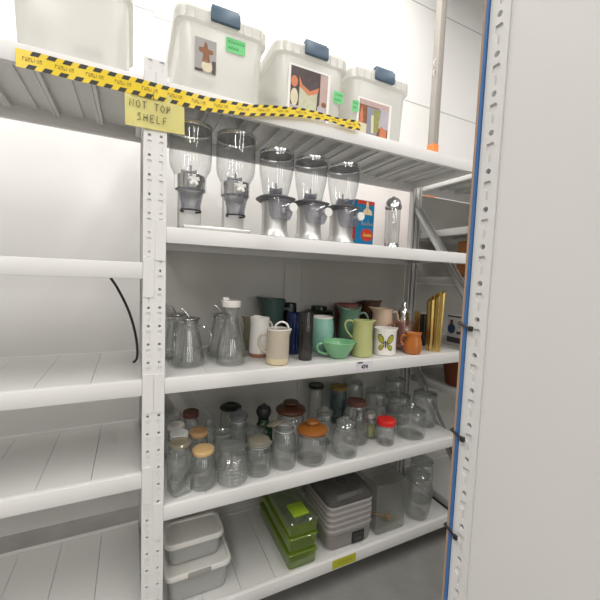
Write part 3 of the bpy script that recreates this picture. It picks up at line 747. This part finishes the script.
# rose jug
t = thing('jug', 'rose pink pressed glass jug between butterfly creamer and amber jug', 'jug', (1.232, .158, Z3))
shell(t, 'body', 'rose', [(.044, 0), (.048, .004), (.058, .03), (.062, .07), (.056, .105), (.050, .130), (.056, .152)], .004, spout=(HR, .2, .115))
handle(t, loop(.056, .045, .125, .040, 0, -.004), .006, 'rose', HL)
# chrome shaker
t = thing('cocktail_shaker', 'silver metal shaker rising behind the rose glass jug', 'shaker', (1.365, .31, Z3))
s = bmesh.new(); lathe(s, [(0, 0), (.034, 0), (.036, .004), (.040, .06), (.040, .15), (.036, .165)], 30); link('body', s, 'chrome', t)
s = bmesh.new(); lathe(s, [(.0365, .1655), (.038, .168), (.034, .195), (.022, .215), (.018, .222), (.018, .238), (.014, .246), (0, .247)], 30); link('cap', s, 'chrome', t)
# amber jug
t = thing('jug', 'small round amber orange jug at the shelf front near the brass vase', 'jug', (1.207, .056, Z3))
shell(t, 'body', 'amber', [(.036, 0), (.041, .003), (.0455, .022), (.0455, .045), (.041, .068), (.036, .084), (.037, .098), (.040, .106)], .004, spout=(math.radians(-10), .18, .085))
handle(t, loop(.038, .038, .09, .026, .0, -.006), .005, 'amber', HL)
# black and gold vase
t = thing('vase', 'black and gold vase just left of the tall brass vase', 'vase', (1.418, .215, Z3))
shell(t, 'body', 'gunmetal', [(.028, 0), (.030, .004), (.034, .08), (.034, .17), (.033, .186)], .003)
s = bmesh.new()
for k in range(10):
    a = HL+(k-4.5)*.19; tube(s, [(.0345*math.cos(a), .0345*math.sin(a), .002), (.0385*math.cos(a), .0385*math.sin(a), .08), (.039*math.cos(a), .039*math.sin(a), .20)], .0046, 6, k=2)
link('gilt_flutes', s, 'brass', t, label='gold fluted side')
s = bmesh.new(); lathe(s, [(.030, .1865), (.0345, .1865), (.0345, .191), (.030, .191), (.030, .1865)], 24); link('rim', s, 'whitelid', t, label='pale rim')
# brass fluted vase
t = thing('vase', 'tall fluted brass vase with slanted top at the right of the pitchers', 'vase', (1.378, .082, Z3))
s = bmesh.new(); seg = 64
pr = [(0, 0), (.036, 0), (.037, .004), (.038, .10), (.041, .20), (.043, .285), (.040, .285), (.037, .20), (.034, .10), (.030, .01), (0, .01)]
lathe(s, pr, seg, fn=lambda a, z: 1+.085*math.cos(a*11))
for v in s.verts:
    if v.co.z > .15:
        f = (v.co.z-.15)/.135; sl = (v.co.x*math.cos(HR)+v.co.y*math.sin(HR))/.043
        v.co.z += f*(.012+.030*sl)
link('body', s, 'brass', t)
# items in the right-hand bay
t = thing('carton', 'white and dark product carton on the rack beyond the brass vase', 'box', (1.612, .035, Z3))
s = bmesh.new(); box(s, 0, .20, .0, .165, .0005, .178, .003, 1); link('carton', s, 'boxwhite', t, smooth=False)
def cpatch(nm, m, u0, u1, z0, z1, l=1):        # u runs from the rear edge of the end panel towards the shelf front
    s = bmesh.new(); box(s, -.0005-.0004*l, .001, .165-u1, .165-u0, z0, z1); link(nm, s, m, t, smooth=False)
cpatch('dark_panel', 'boxdark', .004, .160, .018, .050); cpatch('grey_band', 'boxdark', .070, .160, .072, .088); cpatch('top_stripe', 'boxdark', .002, .162, .168, .1775)
s = bmesh.new(); poly(s, [(-.0028, .130+.026*math.cos(2*PI*i/20), .100+.030*math.sin(2*PI*i/20)) for i in range(20)], (.002, 0, 0)); link('round_print', s, 'boxblue', t, smooth=False)
cpatch('maroon_print', 'boxred', .022, .042, .122, .152, 1); cpatch('print_line', 'print_grey', .075, .145, .128, .134); cpatch('print_line', 'print_grey', .075, .125, .114, .119)
# ------------------------------------------------------------------ jars
def screw_lid(parent, r, z, h, mat, name='lid', label=None, ribs=True):
    s = bmesh.new(); lathe(s, [(0, z), (r, z), (r*1.01, z+.002), (r, z+h-.003), (r-.004, z+h), (r*.8, z+h-.001), (0, z+h-.001)], 48, fn=(lambda a, zz: 1+.012*math.cos(a*24)) if ribs else None)
    return link(name, s, mat, parent, label=label)
def jar_body(parent, prof, mat='clear', name='body', base=True, seg=36):
    s = bmesh.new(); lathe(s, prof, seg)
    r0 = prof[0][0] if prof[0][0] > 0 else prof[1][0]
    if base: lathe(s, [(0, .009), (r0*.75, .008), (r0*.96, .011)], seg)
    rt, zt = prof[-1]
    o = link(name, s, mat, parent)
    s = bmesh.new(); lathe(s, [(rt-.003, zt-.003), (rt+.0022, zt-.004), (rt+.0034, zt-.001), (rt+.0026, zt+.0025), (rt-.002, zt+.003), (rt-.003, zt-.003)], seg); link('rim', s, 'lidglass', parent)
    return o
def std(r, h, neck=.8, sh=.8):
    return [(0, .002), (r*.85, .0012), (r*.95, .003), (r, .010), (r, h*sh*.9), (r*.97, h*sh), (r*(neck+.06), h*(sh+.10)), (r*neck, h*(sh+.13)), (r*neck, h)]
def glass_lid(parent, r, z, knob=True, mat='lidglass'):
    s = bmesh.new(); lathe(s, [(0, z), (r*.7, z), (r*1.04, z+.001), (r*1.06, z+.006), (r*1.0, z+.010), (r*.6, z+.017), (r*.22, z+.021), (r*.18, z+.026)] + ([(r*.24, z+.032), (r*.27, z+.040), (r*.18, z+.047), (0, z+.049)] if knob else [(r*.18, z+.022), (0, z+.022)]), 30)
    return link('lid', s, mat, parent)
def clamp(parent, r, z, ang):
    s = bmesh.new(); c, n = math.cos(ang), math.sin(ang)
    tube(s, [(r*math.cos(2*PI*i/24), r*math.sin(2*PI*i/24), z) for i in range(25)], .0014, 6, k=1)
    tube(s, [(r*c, r*n, z), ((r+.010)*c, (r+.010)*n, z-.010), ((r+.012)*c, (r+.012)*n, z-.035), ((r+.004)*c, (r+.004)*n, z-.045)], .0016, 6)
    tube(s, [(-r*c, -r*n, z), (-(r+.006)*c, -(r+.006)*n, z+.012), (-(r-.006)*c, -(r-.006)*n, z+.020)], .0016, 6)
    return link('wire_clamp', s, 'brushed', parent)
def jar(x, y, z, label, name='glass_jar', group='glass jars on the fourth shelf', rz=0): return thing(name, label, 'jar', (x, y, z), rz, group)
G4 = Z4
# front row
t = jar(.062, .073, G4, 'tall square clear glass jar at the left front corner of its shelf', rz=.3)
s = bmesh.new(); rr = rbox(s, [(0, 0, .030, .030, .008, .001), (0, 0, .036, .036, .010, .006), (0, 0, .037, .037, .010, .15), (0, 0, .034, .034, .012, .165), (0, 0, .030, .030, .028, .175), (0, 0, .029, .029, .028, .186)]); cap(s, rr[0], True); link('body', s, 'green_clear', t)
s = bmesh.new(); lathe(s, [(0, .1865), (.031, .1865), (.041, .189), (.042, .196), (.036, .201), (.030, .201), (.026, .198), (0, .198)], 30); link('lid', s, 'creamg', t)
t = jar(.153, .082, G4, 'clear jar with flat pale wooden lid at the shelf front')
jar_body(t, [(0, .002), (.045, .001), (.050, .004), (.052, .012), (.052, .085), (.049, .105), (.042, .120), (.041, .130)])
s = bmesh.new(); lathe(s, [(0, .1345), (.039, .1345), (.0425, .137), (.0435, .148), (.041, .152), (0, .153)], 36); link('lid', s, 'cork', t, label='pale wooden lid')
t = jar(.268, .066, G4, 'diamond cut open glass jar second from the pale lidded jar')
s = bmesh.new()
lathe(s, [(0, .002), (.050, .001), (.058, .006)]+[(.0605, .012+.00375*i) for i in range(21)]+[(.056, .100), (.047, .110), (.046, .120), (.052, .136), (.054, .144)], 72, fn=lambda a, z: 1+(.05*math.cos(9*a+z*210)*math.cos(9*a-z*210) if .01 < z < .092 else 0))
link('body', s, 'clearb', t, angle=15)
s = bmesh.new(); lathe(s, [(0, .1465), (.040, .1465), (.056, .148), (.057, .152), (.050, .156), (.030, .158), (0, .158)], 36); link('lid', s, 'lidglass', t)
t = jar(.390, .087, G4, 'clear clamp jar with olive grey lid at the shelf front')
jar_body(t, [(0, .002), (.046, .001), (.052, .004), (.054, .012), (.054, .085), (.051, .105), (.046, .116), (.046, .124)])
s = bmesh.new(); lathe(s, [(.040, .128), (.048, .128), (.049, .131), (.048, .134), (.040, .134), (.040, .128)], 36); link('rubber_seal', s, 'rubber', t)
s = bmesh.new(); lathe(s, [(0, .1345), (.047, .1345), (.048, .140), (.044, .147), (.030, .151), (0, .152)], 36); link('lid', s, 'olivelid', t, label='olive grey lid')
clamp(t, .048, .122, HL)
t = jar(.513, .093, G4, 'tall clear jar with its pale lid tipped open beside the orange lidded jar')
jar_body(t, [(0, .002), (.047, .001), (.052, .004), (.054, .012), (.053, .11), (.050, .130), (.040, .150), (.038, .160), (.040, .172)])
s = bmesh.new(); lathe(s, [(0, 0), (.030, 0), (.036, .002), (.037, .008), (.030, .011), (0, .012)], 30); link('lid', s, 'creamg', t, (-.040, .020, .186), (math.radians(-14), math.radians(-12), 0))
clamp(t, .041, .165, HL)
t = jar(.649, .087, G4, 'large clear jar with orange lacquered wooden mushroom lid')
jar_body(t, [(0, .002), (.060, .001), (.067, .004), (.070, .014), (.070, .095), (.067, .112), (.062, .120), (.062, .128)])
def wood_lid(parent, r, z, mat, knobr=.5):
    s = bmesh.new(); lathe(s, [(0, z), (r*.85, z), (r*1.0, z+.006), (r*1.04, z+.014), (r*1.0, z+.022), (r*.80, z+.030), (r*.55, z+.033), (r*.36, z+.036), (r*.40, z+.042), (r*knobr, z+.050), (r*knobr*.9, z+.055), (0, z+.056)], 40)
    return link('lid', s, mat, parent, label=None)
wood_lid(t, .070, .1325, 'wood', .44)
t = jar(.827, .079, G4, 'clear jar with stepped glass lid right of the orange lidded jar')
jar_body(t, [(0, .002), (.055, .001), (.061, .004), (.063, .012), (.063, .085), (.058, .112), (.046, .130), (.044, .138)])
s = bmesh.new(); lathe(s, [(0, .142), (.044, .142), (.047, .146), (.044, .150), (.044, .156), (.047, .160), (.042, .165), (.030, .170), (.018, .172), (.018, .178), (0, .180)], 32); link('lid', s, 'lidglass', t)
t = jar(1.087, .089, G4, 'small clear jar with bright red lid')
jar_body(t, [(0, .002), (.040, .001), (.045, .004), (.047, .012), (.047, .078), (.045, .092), (.043, .098)])
screw_lid(t, .048, .1025, .026, 'red', label='bright red lid')
t = jar(1.048, .172, G4, 'small spice jar with silver lid behind the red lidded jar', 'spice_jar')
jar_body(t, [(0, .002), (.028, .001), (.031, .004), (.032, .012), (.032, .085), (.028, .102), (.025, .108)])
screw_lid(t, .026, .112, .022, 'brushed')
s = bmesh.new(); lathe(s, [(0, .012), (.029, .012), (.030, .05), (.029, .066), (.015, .070), (0, .069)], 24); link('filling', s, 'print_green', t)
t = jar(.950, .168, G4, 'tall clear jar with reddish brown lid behind the stepped lid jar')
jar_body(t, [(0, .002), (.058, .001), (.065, .004), (.068, .014), (.068, .12), (.064, .150), (.050, .180), (.048, .192)])
screw_lid(t, .050, .1965, .022, 'darkred', label='reddish brown lid')
t = jar(1.068, .292, G4, 'small brown glass pot seen through the reddish lidded jar', 'glass_pot')
shell(t, 'body', 'brownglass', [(.036, 0), (.040, .004), (.047, .04), (.046, .08), (.043, .10)], .003)
t = jar(1.280, .110, G4, 'round clear cookie jar with knobbed glass lid at the shelf front, right')
jar_body(t, [(0, .002), (.066, .001), (.073, .005), (.077, .016), (.077, .105), (.074, .125), (.070, .133)]); glass_lid(t, .072, .1375)
t = jar(1.458, .190, G4, 'clear cookie jar with domed glass lid at the right shelf end')
jar_body(t, [(0, .002), (.060, .001), (.066, .005), (.069, .016), (.069, .15), (.067, .172), (.064, .18)]); glass_lid(t, .066, .1845, True)
# second and third rows
t = jar(.605, .235, G4, 'jar with very dark stained wooden mushroom lid behind the orange lidded jar')
jar_body(t, std(.068, .172, .9)); wood_lid(t, .072, .1775, 'darkwood', .55)
t = jar(.470, .255, G4, 'dark green bottle with round black stopper behind the tipped lid jar', 'glass_bottle')
shell(t, 'body', 'botgreen', [(.040, 0), (.044, .004), (.046, .04), (.046, .10), (.036, .125), (.026, .145), (.025, .160)], .003)
s = bmesh.new(); lathe(s, [(0, .1655), (.026, .1655), (.030, .172), (.036, .186), (.036, .200), (.030, .214), (.018, .222), (.008, .226), (.006, .234), (0, .235)], 28); link('stopper', s, 'black', t)
t = jar(.342, .385, G4, 'clear jar with dark dished lid against the back panel')
jar_body(t, std(.052, .172, .85)); s = bmesh.new(); lathe(s, [(0, .1765), (.048, .1765), (.054, .180), (.054, .186), (.046, .194), (.030, .198), (.026, .194), (0, .193)], 32); link('lid', s, 'dkgreen', t)
t = jar(.352, .275, G4, 'clear clamp jar with smoky glass lid in front of the dark dished lid')
jar_body(t, std(.043, .168, .85)); s = bmesh.new(); lathe(s, [(0, .1725), (.042, .1725), (.046, .178), (.044, .186), (.028, .198), (.012, .202), (.008, .212), (0, .213)], 32); link('lid', s, 'smokeacr', t); clamp(t, .042, .160, HR)
t = jar(.405, .188, G4, 'short clear jar with glass lid behind the olive lidded jar')
jar_body(t, std(.043, .128, .85)); s = bmesh.new(); lathe(s, [(0, .1325), (.040, .1325), (.046, .136), (.045, .141), (.036, .147), (0, .149)], 32); link('lid', s, 'lidglass', t)
t = jar(.255, .182, G4, 'clear jar with flared glass rim behind the diamond cut jar')
jar_body(t, [(0, .002), (.040, .001), (.045, .004), (.046, .012), (.046, .10), (.042, .12), (.036, .132), (.040, .150), (.043, .155)], 'clearb')
t = jar(.218, .292, G4, 'faceted clear glass jar with sparkling stopper near the back, left')
jar_body(t, std(.036, .135, .7), 'clearb', seg=10); s = bmesh.new(); lathe(s, [(0, .14), (.024, .14), (.026, .146), (.014, .150), (.018, .160), (.020, .168), (.010, .178), (0, .179)], 10); link('stopper', s, 'lidglass', t, smooth=False)
t = jar(.155, .196, G4, 'clear jar with tan wooden lid behind the pale wooden lid')
jar_body(t, std(.040, .150, .85)); s = bmesh.new(); lathe(s, [(0, .1545), (.034, .1545), (.039, .158), (.040, .172), (.036, .177), (.018, .178), (.016, .172), (0, .171)], 32); link('lid', s, 'tanwood', t, label='tan wooden lid')
t = jar(.071, .170, G4, 'clear jar with white screw lid behind the tall square jar')
jar_body(t, std(.036, .165, .85)); screw_lid(t, .036, .1695, .024, 'whitelid', label='white screw lid')
t = jar(.069, .262, G4, 'clear jar with clouded white lid, third back from the tall square jar')
jar_body(t, std(.034, .168, .85)); screw_lid(t, .035, .1725, .018, 'binlid')
t = jar(.063, .362, G4, 'clear jar with grey lid at the back left corner')
jar_body(t, std(.038, .178, .85)); screw_lid(t, .040, .1825, .026, 'greylid', label='grey lid')
t = jar(.143, .345, G4, 'clear jar with dark red lid near the back panel, left')
jar_body(t, std(.034, .178, .85)); screw_lid(t, .036, .1825, .026, 'darkred', label='dark red lid')
t = jar(.786, .212, G4, 'slim clear jar with stacked glass lid behind the orange lidded jar')
jar_body(t, std(.042, .140, .85)); s = bmesh.new(); lathe(s, [(0, .1445), (.040, .1445), (.044, .148), (.040, .153), (.034, .156), (.042, .161), (.044, .166), (.030, .174), (.016, .180), (.018, .188), (0, .192)], 28); link('lid', s, 'lidglass', t)
t = jar(.852, .43, G4, 'clear jar with dark grey lid against the back, behind the stacked lid')
jar_body(t, std(.044, .21, .85)); screw_lid(t, .044, .2145, .02, 'dkgreen')
t = jar(.992, .405, G4, 'teal tinted jar with mustard yellow lid at the back')
jar_body(t, std(.048, .195, .9), 'tealglass'); screw_lid(t, .048, .1995, .018, 'yellowlid', label='mustard yellow lid')
for x, y, r, h, lb in ((1.105, .425, .062, .215, 'clear jar with knobbed glass lid against the back, right of the mustard lid'), (1.185, .300, .066, .188, 'clear jar with knobbed glass lid in front of the rearmost knobbed jar'), (1.335, .280, .072, .150, 'clear jar with wide glass lid behind the round cookie jar'), (1.425, .41, .066, .205, 'large clear jar with glass lid at the back right corner')):
    t = jar(x, y, G4, lb); jar_body(t, [(0, .002), (r*.85, .001), (r*.95, .005), (r, .016), (r, h*.8), (r*.96, h*.93), (r*.92, h)]); glass_lid(t, r*.95, h+.0045)
# ------------------------------------------------------------------ lowest shelf
def bin_(x, y, z, w, d, h, label, lever=False):
    t = thing('storage_bin', label, 'bin', (x, y, z), 0, 'grey bins with white lids')
    s = bmesh.new(); rr = rbox(s, [(0, d/2, w/2-.028, d/2-.022, .02, .0), (0, d/2, w/2-.022, d/2-.016, .024, .006), (0, d/2, w/2-.012, d/2-.008, .026, h-.022)]); cap(s, rr[0], True); cap(s, rr[-1]); link('tub', s, 'bingrey', t)
    s = bmesh.new(); rr = rbox(s, [(0, d/2, w/2-.006, d/2-.004, .028, h-.024), (0, d/2, w/2, d/2, .032, h-.020), (0, d/2, w/2, d/2, .032, h-.006), (0, d/2, w/2-.004, d/2-.004, .030, h), (0, d/2, w/2-.014, d/2-.014, .026, h), (0, d/2, w/2-.017, d/2-.017, .024, h-.006)]); cap(s, rr[-1]); cap(s, rr[0], True)
    link('lid', s, 'binlid', t, label='white lid')
    if lever:
        s = bmesh.new(); box(s, -.045, .045, -.006, .004, h-.024, h-.002, .003, 2); link('lid_latch', s, 'tray', t)
    return t
bin_(.143, .052, Z5, .268, .20, .124, 'larger grey bin with white lid, under the smaller bin', True)
bin_(.134, .092, Z5+.124, .238, .15, .100, 'smaller grey bin with white lid, stacked on the larger bin')
# lime containers
for i in range(3):
    z = Z5+.0+i*.074
    t = thing('food_container', ('lime green plastic food container, lowest of the stack of three', 'lime green plastic food container, middle of the stack of three', 'lime green plastic food container with clear lid, top of its stack')[i], 'container', (.594, .022, z), 0, 'stacked lime food containers')
    D = .40; w = .072
    s = bmesh.new(); rr = rbox(s, [(0, D/2, w-.006, D/2-.006, .014, .0005), (0, D/2, w-.003, D/2-.003, .015, .006), (0, D/2, w, D/2, .016, .060)]); cap(s, rr[0], True); link('tub', s, 'limetub', t)
    s = bmesh.new(); rr = rbox(s, [(0, D/2, w+.001, D/2+.001, .016, .0605), (0, D/2, w+.003, D/2+.003, .017, .063), (0, D/2, w+.003, D/2+.003, .017, .069), (0, D/2, w-.002, D/2-.002, .016, .0735)]); cap(s, rr[-1]); cap(s, rr[0], True)
    link('lid', s, 'clear' if i == 2 else 'limetub', t)
    if i == 2:
        s = bmesh.new(); rr = rbox(s, [(0, D/2, w-.012, D/2-.012, .012, .0738), (0, D/2, w-.004, D/2-.004, .016, .092), (0, D/2, w-.001, D/2-.001, .016, .0935)]); link('upper_rim', s, 'clear', t)
        s = bmesh.new(); box(s, -.040, .040, .03, .12, .0742, .080, .004, 2); link('lid_grip', s, 'limelid', t, label='lime green panel on the lid')
# dehydrator
t = thing('food_dehydrator', 'square food dehydrator with stacked pale trays and smoky lid', 'dehydrator', (.866, .040, Z5))
W, D = .133, .28; cy = D/2
s = bmesh.new(); rr = rbox(s, [(0, cy, W-.012, cy-.010, .03, .0005), (0, cy, W-.006, cy-.004, .035, .008), (0, cy, W-.004, cy-.002, .035, .070), (0, cy, W-.008, cy-.006, .035, .074)]); cap(s, rr[0], True); cap(s, rr[-1]); link('base', s, 'dehbase', t)
s = bmesh.new(); box(s, .005, .078, -.001, .004, .006, .066, .002, 1); pn = link('control_panel', s, 'black', t, label='black control panel')
s = bmesh.new()
for k in range(3): box(s, .018+k*.018, .030+k*.018, -.0022, -.0008, .044, .052); 
box(s, .020, .062, -.0022, -.0008, .018, .034); link('panel_button', s, 'boxdark', pn, smooth=False)
for k in range(5):
    z = .0745+k*.029
    s = bmesh.new(); rr = rbox(s, [(0, cy, W-.008, cy-.006, .034, z), (0, cy, W-.002, cy, .036, z+.004), (0, cy, W-.002, cy, .036, z+.018), (0, cy, W+.001, cy+.003, .036, z+.021), (0, cy, W-.006, cy-.004, .034, z+.0285)]); cap(s, rr[0], True); cap(s, rr[-1]); link('tray', s, 'tray', t)
z = .220
s = bmesh.new(); rr = rbox(s, [(0, cy, W-.002, cy, .036, z), (0, cy, W, cy+.002, .038, z+.006), (0, cy, W-.004, cy-.002, .038, z+.030), (0, cy, W-.018, cy-.018, .036, z+.046), (0, cy, W-.06, cy-.07, .030, z+.052)]); cap(s, rr[-1]); lid = link('lid', s, 'dehlid', t, label='smoky transparent lid')
s = bmesh.new(); lathe(s, [(0, z+.0525), (.026, z+.0525), (.026, z+.058), (.018, z+.061), (0, z+.061)], 24, 0, cy-.03); link('lid_vent', s, 'dehlid', lid)
# glass tank
t = thing('glass_tank', 'rectangular clear glass tank beside the food dehydrator', 'tank', (1.112, .035, Z5))
s = bmesh.new(); W = .096; D = .30
rr = rbox(s, [(0, D/2, W-.008, D/2-.008, .012, .001), (0, D/2, W-.002, D/2-.002, .013, .006), (0, D/2, W, D/2, .014, .255), (0, D/2, W+.003, D/2+.003, .015, .260), (0, D/2, W+.002, D/2+.002, .015, .268), (0, D/2, W-.004, D/2-.004, .012, .267)]); cap(s, rr[0], True)
link('body', s, 'tank', t)
# small wooden scoop in tank
s = bmesh.new(); box(s, -.016, .016, -.016, .016, 0, .026, .006, 2)
tube(s, [(0, 0, .012), (-.05, .05, .010), (-.085, .088, .010)], .005, 8, k=1)
o = tag(link('scoop', s, 'tanwood'), 'small tan wooden scoop lying inside the glass tank', 'scoop'); o.location = (1.145, .10, Z5+.0155)
t = jar(1.335, .086, Z5, 'tall ginger jar shaped glass canister with lid right of the tank', group='large jars on the lowest shelf')
jar_body(t, [(0, .002), (.052, .001), (.060, .005), (.068, .03), (.078, .09), (.082, .14), (.080, .18), (.068, .212), (.058, .222), (.058, .230)]); s = bmesh.new(); lathe(s, [(0, .2345), (.052, .2345), (.064, .237), (.065, .243), (.052, .252), (.030, .260), (.012, .264), (.010, .272), (.018, .282), (.010, .291), (0, .292)], 32); link('lid', s, 'lidglass', t)
t = jar(1.455, .178, Z5, 'round glass canister with lid behind the ginger jar at the right shelf end', group='large jars on the lowest shelf')
jar_body(t, [(0, .002), (.054, .001), (.060, .005), (.066, .02), (.066, .20), (.063, .225), (.059, .235)]); glass_lid(t, .062, .2395)
# ------------------------------------------------------------------ right rack contents and left-bay cord
s = bmesh.new(); box(s, 0, .26, 0, .185, 0, .215, .004, 1); o = tag(link('brown_box', s, 'cardbrown', None, (1.672, .03, 1.4985), smooth=False), 'brown box on the rack beyond the right end of the upper shelf', 'box')
t = thing('plant_pot', 'dark terracotta pot on the right rack beside the cookie jars', 'pot', (1.722, .18, .835))
shell(t, 'body', 'terracotta', [(.070, 0), (.075, .004), (.095, .12), (.105, .17), (.108, .172), (.108, .20), (.104, .204)], .007)
s = bmesh.new(); tube(s, [(-.20, .30, 1.46), (-.16, .29, 1.40), (-.115, .27, 1.30), (-.09, .26, 1.20), (-.085, .25, 1.12), (-.10, .24, 1.099)], .005, 8)
tag(link('black_cord', s, 'black'), 'black cord hanging in the left rack beside the perforated post', 'cord')
s = bmesh.new(); tube(s, [(.06, .493, 1.025), (.17, .493, .86), (.30, .493, .665)], .004, 6, k=1)
link('cross_rod', s, 'galv', main)
s = bmesh.new(); tube(s, [(.66, .4905, 1.54), (.662, .4905, 1.40), (.661, .4905, 1.105)], .0025, 6)
tag(link('white_cable', s, 'binlid'), 'thin white cable down the back panel behind the blue glass', 'cable')
# ------------------------------------------------------------------ light
def area(name, loc, size, energy, rot=(0, 0, 0), col=(1, .975, .94)):
    l = bpy.data.lights.new(name, 'AREA'); l.shape = 'RECTANGLE'; l.size, l.size_y = size; l.energy = energy; l.color = col
    o = bpy.data.objects.new(name, l); COL.objects.link(o); o.location = loc; o.rotation_euler = rot
    return o
area('ceiling_light', (.4, .35, 4.1), (2.4, .2), 62)
for x, e in ((-1.6, 150), (.8, 85), (2.6, 78)):
    area('ceiling_light', (x, -3.2, 3.9), (.12, 6.0), e)
w = bpy.data.worlds.new('World'); sc.world = w; w.use_nodes = True
w.node_tree.nodes['Background'].inputs[0].default_value = (1, .98, .95, 1); w.node_tree.nodes['Background'].inputs[1].default_value = .05
# ------------------------------------------------------------------ camera
yaw, pitch, roll = .452928, -.0714555, .0378235
cy_, sy_ = math.cos(yaw), math.sin(yaw)
fwd = Vector((sy_*math.cos(pitch), cy_*math.cos(pitch), math.sin(pitch))); rt = Vector((cy_, -sy_, 0)); up = rt.cross(fwd)
r2 = math.cos(roll)*rt+math.sin(roll)*up; u2 = -math.sin(roll)*rt+math.cos(roll)*up
cam = bpy.data.cameras.new('camera'); co = bpy.data.objects.new('camera', cam); COL.objects.link(co)
mw = Matrix((r2, u2, -fwd)).transposed().to_4x4(); mw.translation = Vector((-.10243, -1.275, 1.474)); co.matrix_world = mw
cam.sensor_width = 36; cam.lens = 345/600*36; cam.clip_start = .01
sc.camera = co
sc.view_settings.view_transform = 'Standard'; sc.view_settings.look = 'None'; sc.view_settings.exposure = 0.0; sc.view_settings.gamma = 1
sc.cycles.transparent_max_bounces = 64; sc.cycles.max_bounces = 10; sc.cycles.sample_clamp_indirect = 4
sc.cycles.use_denoising = True
